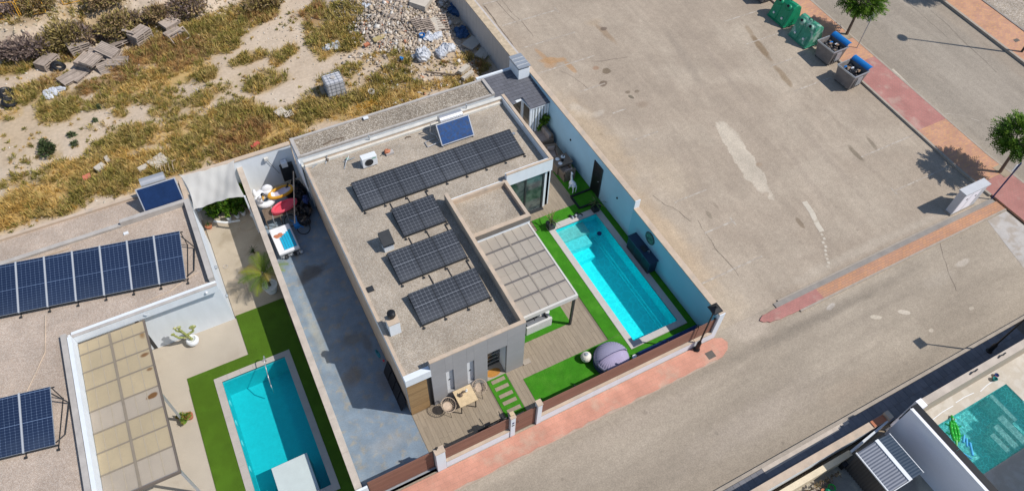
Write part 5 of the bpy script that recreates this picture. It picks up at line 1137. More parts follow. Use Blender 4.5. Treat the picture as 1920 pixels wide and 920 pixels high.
# pool toys
t=here('crocodile_float','green inflatable crocodile floating in the lower right pool','pool float',(19,-10.9,-.03)); Mz=Matrix.Rotation(math.radians(52),3,'Z')
def lz(px_,py_,pz): v=Mz@Vector((px_,py_,0)); return (19.0+v.x,-10.88+v.y,pz)
for s in (-.1,0,.1): 
    b=MB(); b.tube([lz(-.42,s*.8,.03),lz(-.25,s*1.25,.06),lz(.0,s*1.35,.06),lz(.22,s*1.1,.05),lz(.38,s*.6,.03)],.07,8); b.ball(lz(-.42,s*.8,.03),.07,.07,.07,8,5).build('body_tube',LIME,t,smooth=True)
MB().tube([lz(.38,0,.04),lz(.5,0,.1),lz(.68,0,.05)],.085,8,.045).build('head',LIME,t,smooth=True)
for s in (-1,1): MB().ball(lz(.45,s*.05,.19),.03,.03,.03,6,5).build('eye',PLW,t); MB().tube([lz(-.2,s*.2,.02),lz(-.12,s*.34,.02)],.04,6).build('leg',GREENP,t); MB().tube([lz(.2,s*.18,.02),lz(.28,s*.32,.02)],.04,6).build('leg',GREENP,t)
MB().tube([lz(-.42,0,.03),lz(-.7,.02,.02)],.07,7,.02).build('tail',LIME,t)
for i,(a,c,r_,l) in enumerate((((18.95,-11.42),(19.25,-11.2),.05,'thick light blue foam noodle nearest the crocodile'),((18.95,-11.62),(19.22,-11.36),.045,'second light blue foam noodle parallel to the nearest'),((18.85,-12.0),(19.2,-11.55),.05,'light blue foam noodle crossing the water on the right of the group'),((18.5,-11.55),(18.72,-12.08),.028,'thin pale blue rod floating by the black rail'))):
    tag(MB().cyl((*a,-.01),(*c,-.01),r_,n=8).build('foam_noodle',BLUEN),l,'pool noodle',None)
t=here('toy_bucket','teal toy bucket lying with a red toy and dark blue scoop on the pool deck','toy',(22.6,-9.9,0)); MB().lathe(22.5,-10.0,[(.07,0),(.11,.16),(.09,.16),(0,.04)],12).build('bucket',M('teal_plastic',(.02,.2,.2),.5,.1,3,0,20),t); MB().ball((22.62,-9.95,.08),.06,.06,.06,7,5).build('ball',RED,t); MB().lathe(22.74,-9.9,[(.06,0),(.1,.12),(0,.05)],9).build('scoop',NAVY,t)
# ================================================================ clutter at the end of the driveway
SWAN=M('white_vinyl',(.72,.73,.76),.35,.05,4,.03,20)
t=here('swan_float','white inflatable swan with a dark beak base heaped against the back wall','pool float',(-3.3,13.6,0))
MB().torus((-3.25,13.7,.9),.36,.17,18,9,Matrix.Rotation(.5,3,'X')).build('ring',SWAN,t,smooth=True)
MB().tube([(-3.45,13.45,.95),(-3.55,13.35,1.35),(-3.35,13.3,1.55)],.1,9,.08).build('neck',SWAN,t,smooth=True); MB().ball((-3.3,13.3,1.58),.1,.12,.09,8,6).build('head',BLACK,t); MB().cyl((-3.32,13.22,1.56),(-3.35,13.02,1.5),.05,.02,7).build('beak',YEL,t)
MB().ball((-3.0,14.0,1.15),.3,.15,.3,8,6).build('wing',SWAN,t,smooth=True); MB().ball((-3.62,14.0,1.1),.12,.25,.28,8,6).build('wing',SWAN,t,smooth=True)
def boat(pts,w,z,mat,inner,label,name='pool_float'):
    t=here(name,label,'pool float',(*pts[0],z)); a=Vector(pts[0]);c=Vector(pts[1]); L_=(c-a).length; ang=math.atan2((c-a).y,(c-a).x)
    Mz=Matrix.Rotation(ang,3,'Z'); ct=(a+c)/2; b=MB(); n=24; ring=[]
    for i in range(n+1):
        q=2*math.pi*i/n; v=Mz@Vector((math.cos(q)*L_/2,math.sin(q)*w/2*(1-.15*math.cos(q)),0)); ring.append((ct.x+v.x,ct.y+v.y,z+.12*math.cos(q)))
    b.torus((ct.x,ct.y,z+.03),L_/2-.08,.1,30,9,Mz,1.0,w/L_*1.1).build('tube',mat,t,smooth=True)
    b=MB(); b.add([(ct.x,ct.y,z-.05)]+ring[:-1],[(0,i+1,(i+1)%n+1) for i in range(n)]).build('floor',inner,t)
    return t
VIO=M('pale_violet_vinyl',(.5,.46,.56),.4,.1,4,.1,20)
boat([(-3.1,13.55),(-1.75,13.7)],.62,1.0,YEL,VIO,'yellow rimmed inflatable boat with a pale violet floor on top of the heap')
PINKR=M('coral_pink_vinyl',(.68,.09,.13),.4,.08,4,.04,20)
boat([(-3.2,12.75),(-1.85,13.0)],.6,.75,PINKR,PINKR,'coral pink inflatable boat below the yellow one')
t=here('storage_frame','rusty metal frame and pipes under the inflatables','frame',(-2.6,12.6,0))
for k in range(5): MB().tube([(-3.6+.35*k,12.45,.02),(-3.6+.35*k,12.45,.6),(-3.45+.35*k,13.4,.6)],.025,5).build('pipe',STEEL if k%2 else BARK,t)
MB().box(-3.6,12.5,.55,-2.0,13.3,.6).build('shelf',BARK,t)
t=here('mattress_stack','folded white garden lounger with a turquoise striped cover and brown print beside the boundary wall','lounger',(-3.2,11.2,0))
Mq=Matrix.Translation((-3.12,11.15,0))@Matrix.Rotation(.02,4,'Z')
TQ=M('turquoise_striped_fabric',(.01,.36,.58),.7,.1,3,.05,20)
MB().box(-.5,-.85,.35,.5,.85,.45,Mq).build('white_pad',SWAN,t,bev=.02); 
for k in range(5): MB().box(-.18+.125*k,-.7,.45,-.07+.125*k,.12+.08*k,.485,Mq).build('turquoise_stripe',TQ,t)
MB().box(-.46,.5,.45,.46,.8,.47,Mq).build('pillow',SWAN,t,bev=.01)
for q_ in ((-.25,.25),(-.1,.35),(-.02,.22),(-.3,.32)): MB().ball(Mq@Vector((q_[0],q_[1],.455)),.13,.1,.012,9,4).build('brown_print',TERRA,t)
for sx in (-.46,.46):
    for sy in (-.8,0,.8): MB().tube([Mq@Vector((sx,sy,0)),Mq@Vector((sx,sy,.36))],.02,5).build('leg',STEEL,t)
MB().tube([Mq@Vector((-.46,-.85,.34)),Mq@Vector((.5,-.85,.34)),Mq@Vector((.5,.85,.34)),Mq@Vector((-.46,.85,.34)),Mq@Vector((-.46,-.85,.34))],.022,5).build('frame',STEEL,t)
t=here('tool_bag','grey bundled tools and cloth in front of the folded lounger','bag',(-3.1,10.25,0))
for k in range(7): MB().ball((-3.45+.14*k,10.3+random.uniform(-.05,.08),.12),.11,.1,.1,7,5,jit=.25).build('bundle',(STEEL,DMET,CUSHG)[k%3],t)
t=here('bicycle','blue and black bicycle lying at the mouth of the driveway clutter','bicycle',(-2.1,11.7,0))
MB().torus((-2.05,11.55,.25),.31,.022,22,6,Matrix.Rotation(.5,3,'X')).build('wheel',BLACK,t); MB().torus((-2.5,12.3,.25),.3,.022,22,6,Matrix.Rotation(.5,3,'X')).build('wheel',BLACK,t)
MB().tube([(-2.05,11.55,.3),(-2.25,11.7,.5),(-2.5,12.3,.3)],.03,6).tube([(-2.3,11.6,.45),(-2.2,12.2,.6)],.03,6).build('frame',BLUEP,t); MB().box(-2.45,11.6,.3,-2.2,11.85,.5).build('blue_basket',BLUEP,t)
t=here('black_bags','heap of black bags and dark covers under the drying pole','bag',(-1.7,12.8,0))
for k in range(14): MB().ball((-1.75+random.uniform(-.3,.35),11.95+.16*k,.25+.02*k),.28,.24,.28+.03*k,8,6,jit=.25).build('bag',BLACK if k%3 else TRASH,t)
MB().ball((-1.45,12.9,.7),.2,.3,.2,8,6,jit=.2).build('blue_cloth',NAVY,t); MB().box(-1.75,12.35,.03,-1.5,12.5,.06).build('paper',PLW,t)
tag(MB().cyl((-2.4,11.35,1.0),(-1.5,14.0,1.75),.03,n=6).build('wooden_pole',COPE),'long pale pole leaning across the driveway clutter','pole')
t=here('wall_box','small white meter box above a grey panel on the back wall','meter box',(-1.7,15.1,1.2)); MB().box(-2.0,14.95,.3,-1.35,15.15,1.35).build('grey_panel',DMET,t); MB().box(-1.9,14.85,1.35,-1.6,15.13,1.65).build('box',PLW,t)
t=here('wall_box','small beige lamp box high on the back wall','lamp',(-2.6,15.1,2)); MB().box(-2.6,15.02,2.0,-2.4,15.15,2.15).build('box',CREAM,t); MB().tube([(-2.5,15.13,2.0),(-2.1,15.13,.8)],.012,4).build('cable',DMET,t)
t=here('garden_hose','turquoise hose bundle and red tap by the driveway side wall','hose',(-1.3,3.1,0))
for k in range(4): MB().torus((-1.32,3.1,.4+.05*k),.13+.02*k,.02,14,5,Matrix.Rotation(1.2,3,'Y')).build('coil',M('teal_hose',(.02,.22,.3),.5,.1,3,0,20) if k==0 else bpy.data.materials['teal_hose'],t)
MB().ball((-1.2,2.8,.3),.05,.07,.05,7,5).build('tap',RED,t)
t=here('leaning_boards','row of dark panels leaning on the driveway side wall near the front','panels',(-1.2,1.5,0))
for k in range(4): MB().hexa([(-1.38,2.45-k*.52,0),(-1.34,2.45-k*.52,0),(-1.34,1.97-k*.52,0),(-1.38,1.97-k*.52,0)],[(-1.12,2.45-k*.52,.75),(-1.08,2.45-k*.52,.75),(-1.08,1.97-k*.52,.75),(-1.12,1.97-k*.52,.75)]).build('board',BLACK,t)
# ================================================================ left garden
b_=here('garden_bed','leafy bed of broad leaved plants below the shade sail','plants',(-5,14.5,0))
GL=[(.05,.13,.012),(.10,.21,.018),(.035,.08,.012),(.17,.27,.03)]
leafmass('leaves',b_,[(-5.85+.33*i,14.45+.12*math.sin(i*1.9),.3+.1*(i%3),.26,.26,.32) for i in range(6)]+[(-5.9+.32*i,14.85,.5,.28,.25,.4) for i in range(6)]+[(-4.15,14.3+.3*i,.7+.1*(i%2),.15,.3,.5) for i in range(3)],1500,.16,GL)
for k,(x_,y_) in enumerate(((-4.8,13.9),(-4.48,13.95),(-5.2,13.92))):
    t=here('planter','small white pot number of the row in front of the leafy bed' if 0 else ('white pot in the middle of the bed edge','white pot nearest the boundary wall','white pot nearest the terracotta pot')[k],'planter',(x_,y_,0)); MB().lathe(x_,y_,[(.09,0),(.13,.22),(.1,.22),(0,.19)],10).build('pot',PLW,t)
    leafmass('leaves',t,[(x_,y_,.4,.12,.12,.18)],60,.09,GL)
tag(MB().prism([(-5.9,14.2),(-5.4,13.85),(-4.75,13.68),(-4.75,13.6),(-5.45,13.76),(-5.98,14.12)],0,.05).build('bed_edging',PLW),'curved pale edging strip in front of the leafy bed','edging')
yucca(-6.22,13.85,'small agave in a terracotta bowl by the left house wall',TERRA,.17,.2,False,12,.22,w=.04)
yucca(-4.65,11.3,'dark spiky plant growing beside the boundary wall above the palm',BARK,.06,.05,False,18,.38,w=.03,cols=((.03,.07,.02),(.05,.1,.03)))
for x_,y_,l in ((-4.1,13.95,'small terracotta pot in the shade by the boundary wall, upper'),(-4.12,13.65,'white pebbled pot in the shade by the boundary wall, lower')):
    t=here('garden_pot',l,'pot',(x_,y_,0)); MB().lathe(x_,y_,[(.06,0),(.1,.14),(0,.12)],9).build('pot',TERRA if y_>13.8 else PLW,t)
tag(MB().torus((-4.5,13.15,.015),.42,.012,26,4,sy=.8).build('hose_ring',COPE),'thin pale hose coiled in a ring in the shade of the boundary wall','hose')
tag(MB().torus((-6.1,11.1,.02),.1,.015,12,4).build('drain_ring',GREYC),'small round drain cover on the left side yard','drain')
tag(MB().tube([(-6.2,10.2,.01),(-5.8,10.1,.01),(-5.5,9.6,.01),(-5.55,9.0,.01)],.012,4).build('garden_hose',COPE),'thin hose curving over the left side yard','hose')
t=here('potted_palm','feathery palm in a big white pot by the boundary wall','potted plant',(-4.5,8.75,0))
MB().lathe(-4.5,8.75,[(.22,0),(.33,.42),(.35,.5),(.3,.5),(.28,.44),(0,.44)],20).build('pot',PLW,t); MB().tube([(-4.5,8.75,.44),(-4.52,8.9,.8),(-4.55,9.0,1.05)],.07,8,.05).build('trunk',BARK,t)
b=MB(); b.c=[]
for i in range(20):
    a=2*math.pi*i/20*1.0+random.uniform(-.2,.2); el=random.uniform(.45,1.25); L_=random.uniform(1.0,1.35); d_=Vector((math.cos(a),math.sin(a),0)); p=Vector((-4.55,9.0,1.02)); col=random.choice([(.16,.22,.02),(.22,.27,.03),(.32,.25,.06),(.1,.17,.02)])
    m_=26
    for k in range(m_):
        e_=el-1.5*(k/m_)**1.5; p2=p+(d_*math.cos(e_)+Vector((0,0,math.sin(e_))))*(L_/m_); s_=Vector((-d_.y,d_.x,0))
        n0=len(b.v); b.add([p-s_*.010,p2-s_*.008,p2+s_*.008,p+s_*.010],[(0,1,2,3)])
        if k>2:
            for sg in (-1,1):
                l_=.30*math.sin(math.pi*(k+2)/(m_+3))+.05; q=p2+s_*sg*l_*.85+d_*l_*.45-Vector((0,0,.1*l_)); b.add([p2+(p-p2)*.62,p2,q],[(0,1,2)])
        b.c+=[col]*(len(b.v)-n0); p=p2
b.build('fronds',LEAF,t)
t=here('potted_cactus','branching green cactus in a round white pot on the left patio','potted plant',(-8.35,7.55,0))
MB().lathe(-8.35,7.55,[(.12,0),(.24,.1),(.28,.24),(.22,.38),(.17,.38),(.16,.34),(0,.34)],20).build('pot',PLW,t,smooth=True)
CAC=M('cactus_green',(.25,.29,.08),.7,.15,6,.1,20,col2=(.45,.43,.22),c2sc=8)
b=MB(); b.tube([(-8.35,7.55,.34),(-8.42,7.5,.8),(-8.5,7.45,1.25),(-8.52,7.44,1.5)],.075,8,.055); b.tube([(-8.4,7.52,.6),(-8.75,7.5,.85),(-8.85,7.5,1.15)],.055,7,.045); b.tube([(-8.42,7.5,.8),(-8.1,7.48,.95),(-8.05,7.5,1.15)],.055,7,.045); b.tube([(-8.5,7.45,1.2),(-8.65,7.45,1.4),(-8.66,7.46,1.6)],.045,7,.035)
for q_ in ((-8.05,7.5,1.2,.16),(-8.5,7.44,1.6,.1),(-8.66,7.46,1.62,.08),(-8.87,7.5,1.2,.09)): b.ball(q_[:3],q_[3],.05,q_[3]*.8,8,6)
b.build('stems',CAC,t)
t=here('potted_plant','green succulent in a terracotta pot beside the left pergola shadow','potted plant',(-9.3,4.05,0)); MB().lathe(-9.25,4.05,[(.11,0),(.17,.24),(.14,.24),(0,.2)],12).build('pot',TERRA,t); leafmass('leaves',t,[(-9.35,4.0,.35,.2,.2,.15),(-9.6,4.2,.25,.12,.12,.12),(-9.5,3.85,.3,.15,.12,.12)],170,.1,[(.13,.24,.03),(.24,.3,.06),(.3,.2,.05)])
t=here('lounge_chair','pale metal chair with grey seat and towels half under the left pergola','chair',(-10.3,.3,0))
MB().box(-10.6,.1,.35,-10.1,.55,.4).build('seat',STEEL,t)
for k in range(5): MB().box(-10.58+.1*k,-.05,.4,-10.52+.1*k,.12,.8).build('slat',PLW,t)
for a,c_ in ((-10.6,.1),(-10.12,.1),(-10.6,.52),(-10.12,.52)): MB().box(a-.02,c_-.02,0,a+.02,c_+.02,.36).build('leg',PLW,t)
MB().box(-10.0,.35,.3,-9.8,.6,.34).build('tray',PLW,t)
# ================================================================ vacant lot
nx,ny=300,150
xs_=np.concatenate([np.linspace(-60,-22,30,endpoint=False),np.linspace(-22,12.9,nx-30)]); ys_=np.concatenate([np.linspace(14.5,40,ny-20,endpoint=False),np.linspace(40,110,20)])
X,Y=np.meshgrid(xs_,ys_)
def fbm(x,y,sc,seed,o=4):
    r_=np.zeros_like(x); a=1; rs=np.random.default_rng(seed)
    for k in range(o):
        for _ in range(3):
            th=rs.uniform(0,6.28); ph=rs.uniform(0,6.28); f_=sc*2**k*rs.uniform(.7,1.3); r_+=a*np.sin((x*np.cos(th)+y*np.sin(th))*f_+ph+1.3*np.sin((x*np.sin(th)-y*np.cos(th))*f_*.7+ph*2))
        a*=.5
    return r_/4
Z=np.vectorize(T)(X,Y); bank=np.clip(np.vectorize(lambda a,b:(T(a,b)-.15)*1.5)(X,Y),0,1)*np.clip((36-Y)/2,0,1)
Z=Z+.02*fbm(X,Y,2.2,3)+bank*.12*np.abs(fbm(X,Y,2.5,5))
heap=np.exp(-(((X-8.8)/3.1)**2+((Y-27.5)/4.2)**2)**1.5)*1.0; Z=Z+heap*(1+.15*fbm(X,Y,1.8,9))
def TZ(x,y): return float(np.interp(0,[0],[0]))+T(x,y)+1.0*math.exp(-(((x-8.8)/3.1)**2+((y-27.5)/4.2)**2)**1.5)
VEG=[(60,105,80,20,.8,'g'),(190,60,60,20,.5,'y'),(280,60,50,20,.6,'g'),(130,100,40,18,.7,'b'),(100,150,40,14,.6,'b'),(170,160,40,14,.8,'b'),(45,118,60,20,1,'g'),(110,190,38,18,.9,'g'),(118,208,42,25,1,'g'),(60,172,60,22,.8,'g'),(20,215,25,15,.6,'y'),(235,165,60,22,.9,'g'),(215,150,40,18,.8,'b'),(250,115,50,26,.9,'b'),(305,95,70,24,1,'b'),(320,140,80,26,.9,'y'),(350,110,50,20,.9,'b'),(405,62,70,36,1,'g'),(330,70,60,26,.9,'g'),(460,32,50,28,1,'g'),(420,88,36,16,.9,'g'),(485,20,40,25,.9,'b'),(200,190,45,14,.8,'g'),(390,140,24,15,.9,'g'),(275,165,55,14,.8,'y'),
(250,185,26,14,.8,'g'),(228,212,14,10,.9,'g'),(290,178,40,16,.8,'g'),(315,200,40,18,.8,'g'),(385,180,42,16,.8,'g'),(345,215,40,12,.5,'y'),(465,112,36,13,.9,'g'),(532,103,26,16,.9,'g'),(500,150,44,22,.9,'g'),(600,62,28,48,.9,'g'),(645,40,40,40,.95,'g'),(590,25,25,26,.8,'b'),(650,75,34,22,.9,'g'),(612,102,20,12,.8,'y'),(560,30,18,14,.4,'b'),
(235,265,62,28,1,'g'),(330,245,60,22,.8,'y'),(430,215,62,24,1,'g'),(480,238,80,32,1,'g'),(400,262,80,34,1,'g'),(350,292,70,26,.9,'g'),(450,284,50,20,.9,'b'),(560,215,60,26,.9,'g'),(600,205,76,26,1,'g'),(520,252,58,24,.9,'y'),(560,262,40,14,.9,'b'),(680,192,66,26,1,'g'),(745,186,60,20,.9,'y'),(725,160,60,18,.9,'g'),(800,166,56,12,.8,'y'),(840,152,40,12,.7,'y'),(755,122,24,18,.9,'g'),(722,142,34,16,.8,'g'),(650,132,30,14,.8,'g'),(745,105,14,14,.8,'g'),(866,108,20,12,.9,'g'),(900,128,16,14,.9,'b'),(868,155,20,10,.7,'g'),(460,250,60,25,.9,'b'),(620,150,26,10,.7,'g'),(690,150,20,10,.6,'b'),
(105,290,14,8,.6,'g'),(140,322,70,26,.9,'y'),(60,372,80,30,1,'y'),(165,348,80,28,1,'g'),(230,330,76,32,1,'g'),(20,405,60,26,1,'y'),(110,378,80,24,1,'g'),(275,305,50,26,1,'y'),(28,342,40,14,.6,'g'),(200,298,50,16,.8,'y'),(320,305,50,24,.9,'g'),(485,262,40,14,.8,'b'),(652,214,40,10,.8,'y'),(260,330,60,16,1,'g'),(70,330,60,14,.5,'g'),(440,300,30,10,.8,'y'),(520,285,24,8,.7,'g'),(55,240,70,40,.22,'y'),(60,290,60,30,.25,'g'),(150,235,30,20,.2,'g'),(450,160,50,26,.25,'g'),(350,230,60,20,.25,'y'),(800,120,60,20,.3,'b'),(700,110,30,14,.4,'y'),(640,165,80,16,.4,'g'),(160,12,80,16,.5,'y'),(55,20,60,20,.5,'b')]
vb=[]
for (u,v,ru,rv,dn,ty) in VEG:
    p=at(u,v,h=TZ); px_=at(u+ru,v-.3*ru,h=TZ); py_=at(u,v+rv,h=TZ)
    e1=np.array([px_.x-p.x,px_.y-p.y]); e2=np.array([py_.x-p.x,py_.y-p.y]); A=np.linalg.inv(np.stack([e1,e2],1)); vb.append((p.x,p.y,e1,e2,A,dn,ty))
def vmask(x,y):
    m_=np.zeros_like(x); wb=np.zeros_like(x); wy=np.zeros_like(x)
    jx=.35*fbm(x,y,1.3,21,3); jy=.35*fbm(x,y,1.3,22,3)
    for (cx,cy,e1,e2,A,dn,ty) in vb:
        dx=x-cx+jx; dy=y-cy+jy; a=A[0,0]*dx+A[0,1]*dy; b=A[1,0]*dx+A[1,1]*dy; k=np.clip(1.35-(a*a+b*b),0,1)*dn; m_=np.maximum(m_,np.clip(k*1.4,0,dn))
        if ty=='b': wb=np.maximum(wb,k)
        if ty=='y': wy=np.maximum(wy,k)
    return m_,wb,wy
m_,wb,wy=vmask(X,Y)
inn=(X>-21)&(Y<37); m_=np.where(inn,m_,.35)
sand=np.array([.48,.375,.27]); sand2=np.array([.58,.48,.375]); lit_g=np.array([.34,.235,.095]); lit_b=np.array([.31,.17,.06]); lit_y=np.array([.47,.31,.10])
f1=np.clip(fbm(X,Y,.9,31)*.5+.5,0,1)[...,None]; colr=sand*(1-f1)+sand2*f1
grit=np.clip(fbm(X,Y,5,33,3)*.9-.2,0,1)[...,None]*np.clip((Y-14)/30,.2,1)[...,None]; colr=colr*(1-.18*grit)
lc=lit_g*(1-wb[...,None])+lit_b*wb[...,None]; lc=lc*(1-wy[...,None])+lit_y*wy[...,None]
colr=colr*(1-m_[...,None]*.9)+lc*m_[...,None]*.9
bk=bank[...,None]*np.clip(np.abs(fbm(X,Y,3,41))*1.6-.25,0,1)[...,None]; colr=colr*(1-.35*bk)
hm=np.clip(heap*1.6,0,1)[...,None]; colr=colr*(1-.8*hm)+np.array([.27,.235,.2])*.8*hm
brn=np.clip(fbm(X,Y,.55,71,4)*1.1-.05,0,1)[...,None]*(1-m_[...,None]); colr=colr*(1-.3*brn)+np.array([.40,.28,.16])*.3*brn
V=np.stack([X,Y,Z],-1).reshape(-1,3); ii=np.arange(len(ys_)-1)[:,None]*len(xs_)+np.arange(len(xs_)-1)[None]; F=np.stack([ii,ii+1,ii+len(xs_)+1,ii+len(xs_)],-1).reshape(-1,4)
keep=~((V[F[:,0],1]<15.3)&(V[F[:,1],0]>-60)); F=F[keep] if False else F
fastmesh('vacant_lot',V,F,vcol('dry_sandy_soil',.95,var=.14,sc=5,bmp=.5),colr.reshape(-1,3),smooth=True,kind='structure')
sheet('ground',[-250,-60],[-60,15.35,60,300],-.3,DIRT); sheet('ground',[-60,13],[110,300],-.3,DIRT)
# stones and small rubble scattered on the lot
def rocks(name,P_,S_,colors,mat=ROCKM,kind='stuff',flat=.6,label=None,cat=None):
    n=len(P_); base=np.array([[-1,-1,-1],[1,-1,-1],[1,1,-1],[-1,1,-1],[-1,-1,1],[1,-1,1],[1,1,1],[-1,1,1]],float)
    f=np.array([[3,2,1,0],[4,5,6,7],[0,1,5,4],[1,2,6,5],[2,3,7,6],[3,0,4,7]])
    v=base[None]*(1+rng.uniform(-.35,.2,(n,8,3))); s=S_[:,None,None]*rng.uniform(.3,1.5,(n,1,3)); s[:,:,2]*=flat; v=v*s
    q=rng.normal(size=(n,3))*np.array([.6,.6,3]); out=np.empty_like(v)
    for ax in range(3):
        c,sn=np.cos(q[:,ax]),np.sin(q[:,ax]); i,j=[(1,2),(0,2),(0,1)][ax]; a=v[...,i].copy(); b=v[...,j].copy(); v[...,i]=a*c[:,None]-b*sn[:,None]; v[...,j]=a*sn[:,None]+b*c[:,None]
    v=v+P_[:,None]; cc=np.repeat(colors,8,0); F=(f[None]+np.arange(n)[:,None,None]*8).reshape(-1,4)
    return fastmesh(name,v.reshape(-1,3),F,mat,cc,kind=kind,label=label,cat=cat)
n=5200; px_=rng.uniform(-20,12.3,n); py_=rng.uniform(15.5,36,n); mm,_,_=vmask(px_,py_); ok=(rng.random(n)>mm*.9)&((fbm(px_,py_,.5,55)>-.3)|(rng.random(n)<.15)); px_,py_=px_[ok],py_[ok]
pz=np.array([TZ(a,b) for a,b in zip(px_,py_)]); S_=rng.uniform(.02,.055,len(px_)); cc=np.array([[.55,.49,.4],[.45,.38,.29],[.6,.56,.5],[.38,.33,.27]])[rng.integers(0,4,len(px_))]
rocks('loose_stones',np.stack([px_,py_,pz+.01],1),S_,cc,label='small pale stones scattered over the sandy lot',cat='stones')
n=7500; a=rng.uniform(0,6.28,n); rr=np.sqrt(rng.random(n)); px_=8.9+3.4*rr*np.cos(a)+rng.normal(size=n)*.3; py_=27.3+5.2*rr*np.sin(a); ok=(px_<12.25)&(py_>21.8)&(px_>5.3); px_,py_=px_[ok],py_[ok]; n=len(px_)
pz=np.array([TZ(a,b) for a,b in zip(px_,py_)])+rng.uniform(-.02,.12,n); S_=rng.uniform(.03,.085,n)*rng.choice([.7,1,1,1.7],n)
cols=np.array([[.46,.385,.31],[.55,.47,.38],[.36,.30,.25],[.68,.64,.58],[.50,.40,.29],[.5,.24,.14],[.39,.33,.28],[.58,.54,.48],[.25,.3,.38]]); ci=rng.choice(9,n,p=[.22,.2,.16,.1,.14,.03,.1,.04,.01])
rocks('rubble_pile',np.stack([px_,py_,pz],1),S_,cols[ci],label='big pile of broken concrete, bricks and plaster against the retaining wall',cat='rubble')
n=1500; px_=rng.uniform(4.0,12.2,n); py_=rng.uniform(17.5,24,n); ok=rng.random(n)<np.clip((py_-16.5)/9,.1,.8); px_,py_=px_[ok],py_[ok]; n=len(px_)
rocks('scattered_debris',np.stack([px_,py_,np.array([TZ(a,b) for a,b in zip(px_,py_)])+.03],1),rng.uniform(.03,.10,n),cols[rng.choice(9,n,p=[.22,.2,.16,.1,.16,.03,.1,.025,.005])],label='loose debris strewn between the rubble pile and the store',cat='debris')
n=900; px_=rng.uniform(-18,1,n); py_=rng.uniform(31.2,35,n); rocks('bank_rocks',np.stack([px_,py_,np.array([TZ(a,b) for a,b in zip(px_,py_)])+.02],1),rng.uniform(.03,.10,n),np.array([[.5,.42,.3],[.43,.36,.26],[.55,.47,.36]])[rng.integers(0,3,n)],flat=.8,label='crumbly pale rocks of the bank behind the pallets',cat='rocks')
# weeds: tufts of narrow blades
def tufts(name,P_,hs,ws,nb,cols,label,spread=.5):
    n=len(P_); k=nb; a=rng.uniform(0,6.283,(n,k)); ti=rng.uniform(.1,1.15,(n,k)); L_=hs[:,None]*rng.uniform(.5,1.15,(n,k))
    b0=P_[:,None,:]+np.stack([rng.normal(size=(n,k))*hs[:,None]*spread*.4,rng.normal(size=(n,k))*hs[:,None]*spread*.4,np.zeros((n,k))],-1)
    d_=np.stack([np.cos(a)*np.sin(ti),np.sin(a)*np.sin(ti),np.cos(ti)],-1); tip=b0+d_*L_[...,None]; tip[...,2]-=.1*L_*ti
    sd=np.stack([-np.sin(a),np.cos(a),np.zeros_like(a)],-1)*ws*rng.uniform(.6,1.3,(n,k,1)); mid=(b0+tip)/2+np.array([0,0,1])*L_[...,None]*.08
    V=np.stack([b0,mid+sd,tip,mid-sd],2).reshape(-1,3); F=np.arange(len(V)).reshape(-1,4)
    c=np.array(cols)[rng.integers(0,len(cols),(n,))][:,None,:]*rng.uniform(.75,1.25,(n,k,1)); c=np.repeat(c[:,:,None,:],4,2).copy()
    return fastmesh(name,V,F,GRASSM,c.reshape(-1,3),label=label,cat='weeds')
n=34000; px_=rng.uniform(-20.5,12.3,n); py_=rng.uniform(15.5,36,n); mm,wb_,wy_=vmask(px_,py_); cl=np.clip(fbm(px_,py_,2.0,61,3)*.7+.75,.15,1.2)
mm=np.maximum(mm,.16*np.clip(fbm(px_,py_,.8,77,3)+.5,0,1.2)*np.where(px_<2,1,.7)); ok=rng.random(n)<mm**1.4*cl*.8; px_,py_,wb_,wy_,mm=px_[ok],py_[ok],wb_[ok],wy_[ok],mm[ok]
pz=np.array([TZ(a,b) for a,b in zip(px_,py_)]); PP=np.stack([px_,py_,pz-.02],1); r_=rng.random(len(px_))
isb=r_<wb_*.75; isy=(~isb)&(rng.random(len(px_))<.32+.6*wy_); isg=~(isb|isy)
hh=(.14+.24*mm*rng.uniform(.5,1.2,len(px_)))*rng.choice([.7,1,1,1.5],len(px_))
tufts('green_weeds',PP[isg],hh[isg]*1.15,.02,22,[(.37,.30,.085),(.30,.265,.065),(.44,.35,.125),(.25,.225,.06),(.47,.34,.13)],'olive green weeds in thick clumps over the sandy lot')
tufts('golden_grass',PP[isy],hh[isy],.014,22,[(.66,.45,.15),(.56,.36,.10),(.7,.5,.2),(.50,.38,.13)],'dry golden grass along the walls and between the weeds')
tufts('brown_weeds',PP[isb],hh[isb],.016,22,[(.42,.23,.09),(.34,.19,.08),(.48,.31,.12),(.37,.26,.12)],'rusty brown dried weeds around the pallets')
# countable shrubs
def shrub(u,v,rx,ry,rz_,label,cols,n=900,size=.09,tw=10,name='shrub',elong=3.0):
    p=at(u,v,h=TZ); z=TZ(p.x,p.y); t=here(name,label,'shrub',(p.x,p.y,z)); b=MB()
    for i in range(tw):
        a=i*2.4; b.tube([(p.x,p.y,z),(p.x+rx*.4*math.cos(a),p.y+ry*.4*math.sin(a),z+rz_*.7),(p.x+rx*.85*math.cos(a+.2),p.y+ry*.85*math.sin(a+.2),z+rz_*1.2)],.035,4,.01)
    b.build('branches',BARK,t)
    bl=[(p.x,p.y,z+rz_*.7,rx,ry,rz_)]+[(p.x+random.uniform(-.8,.8)*rx,p.y+random.uniform(-.8,.8)*ry,z+rz_*random.uniform(.4,1.2),rx*random.uniform(.3,.5),ry*random.uniform(.3,.5),rz_*.5) for _ in range(7)]
    leafmass('foliage',t,bl,n,size,cols,GRASSM,elong=elong,up=.5)
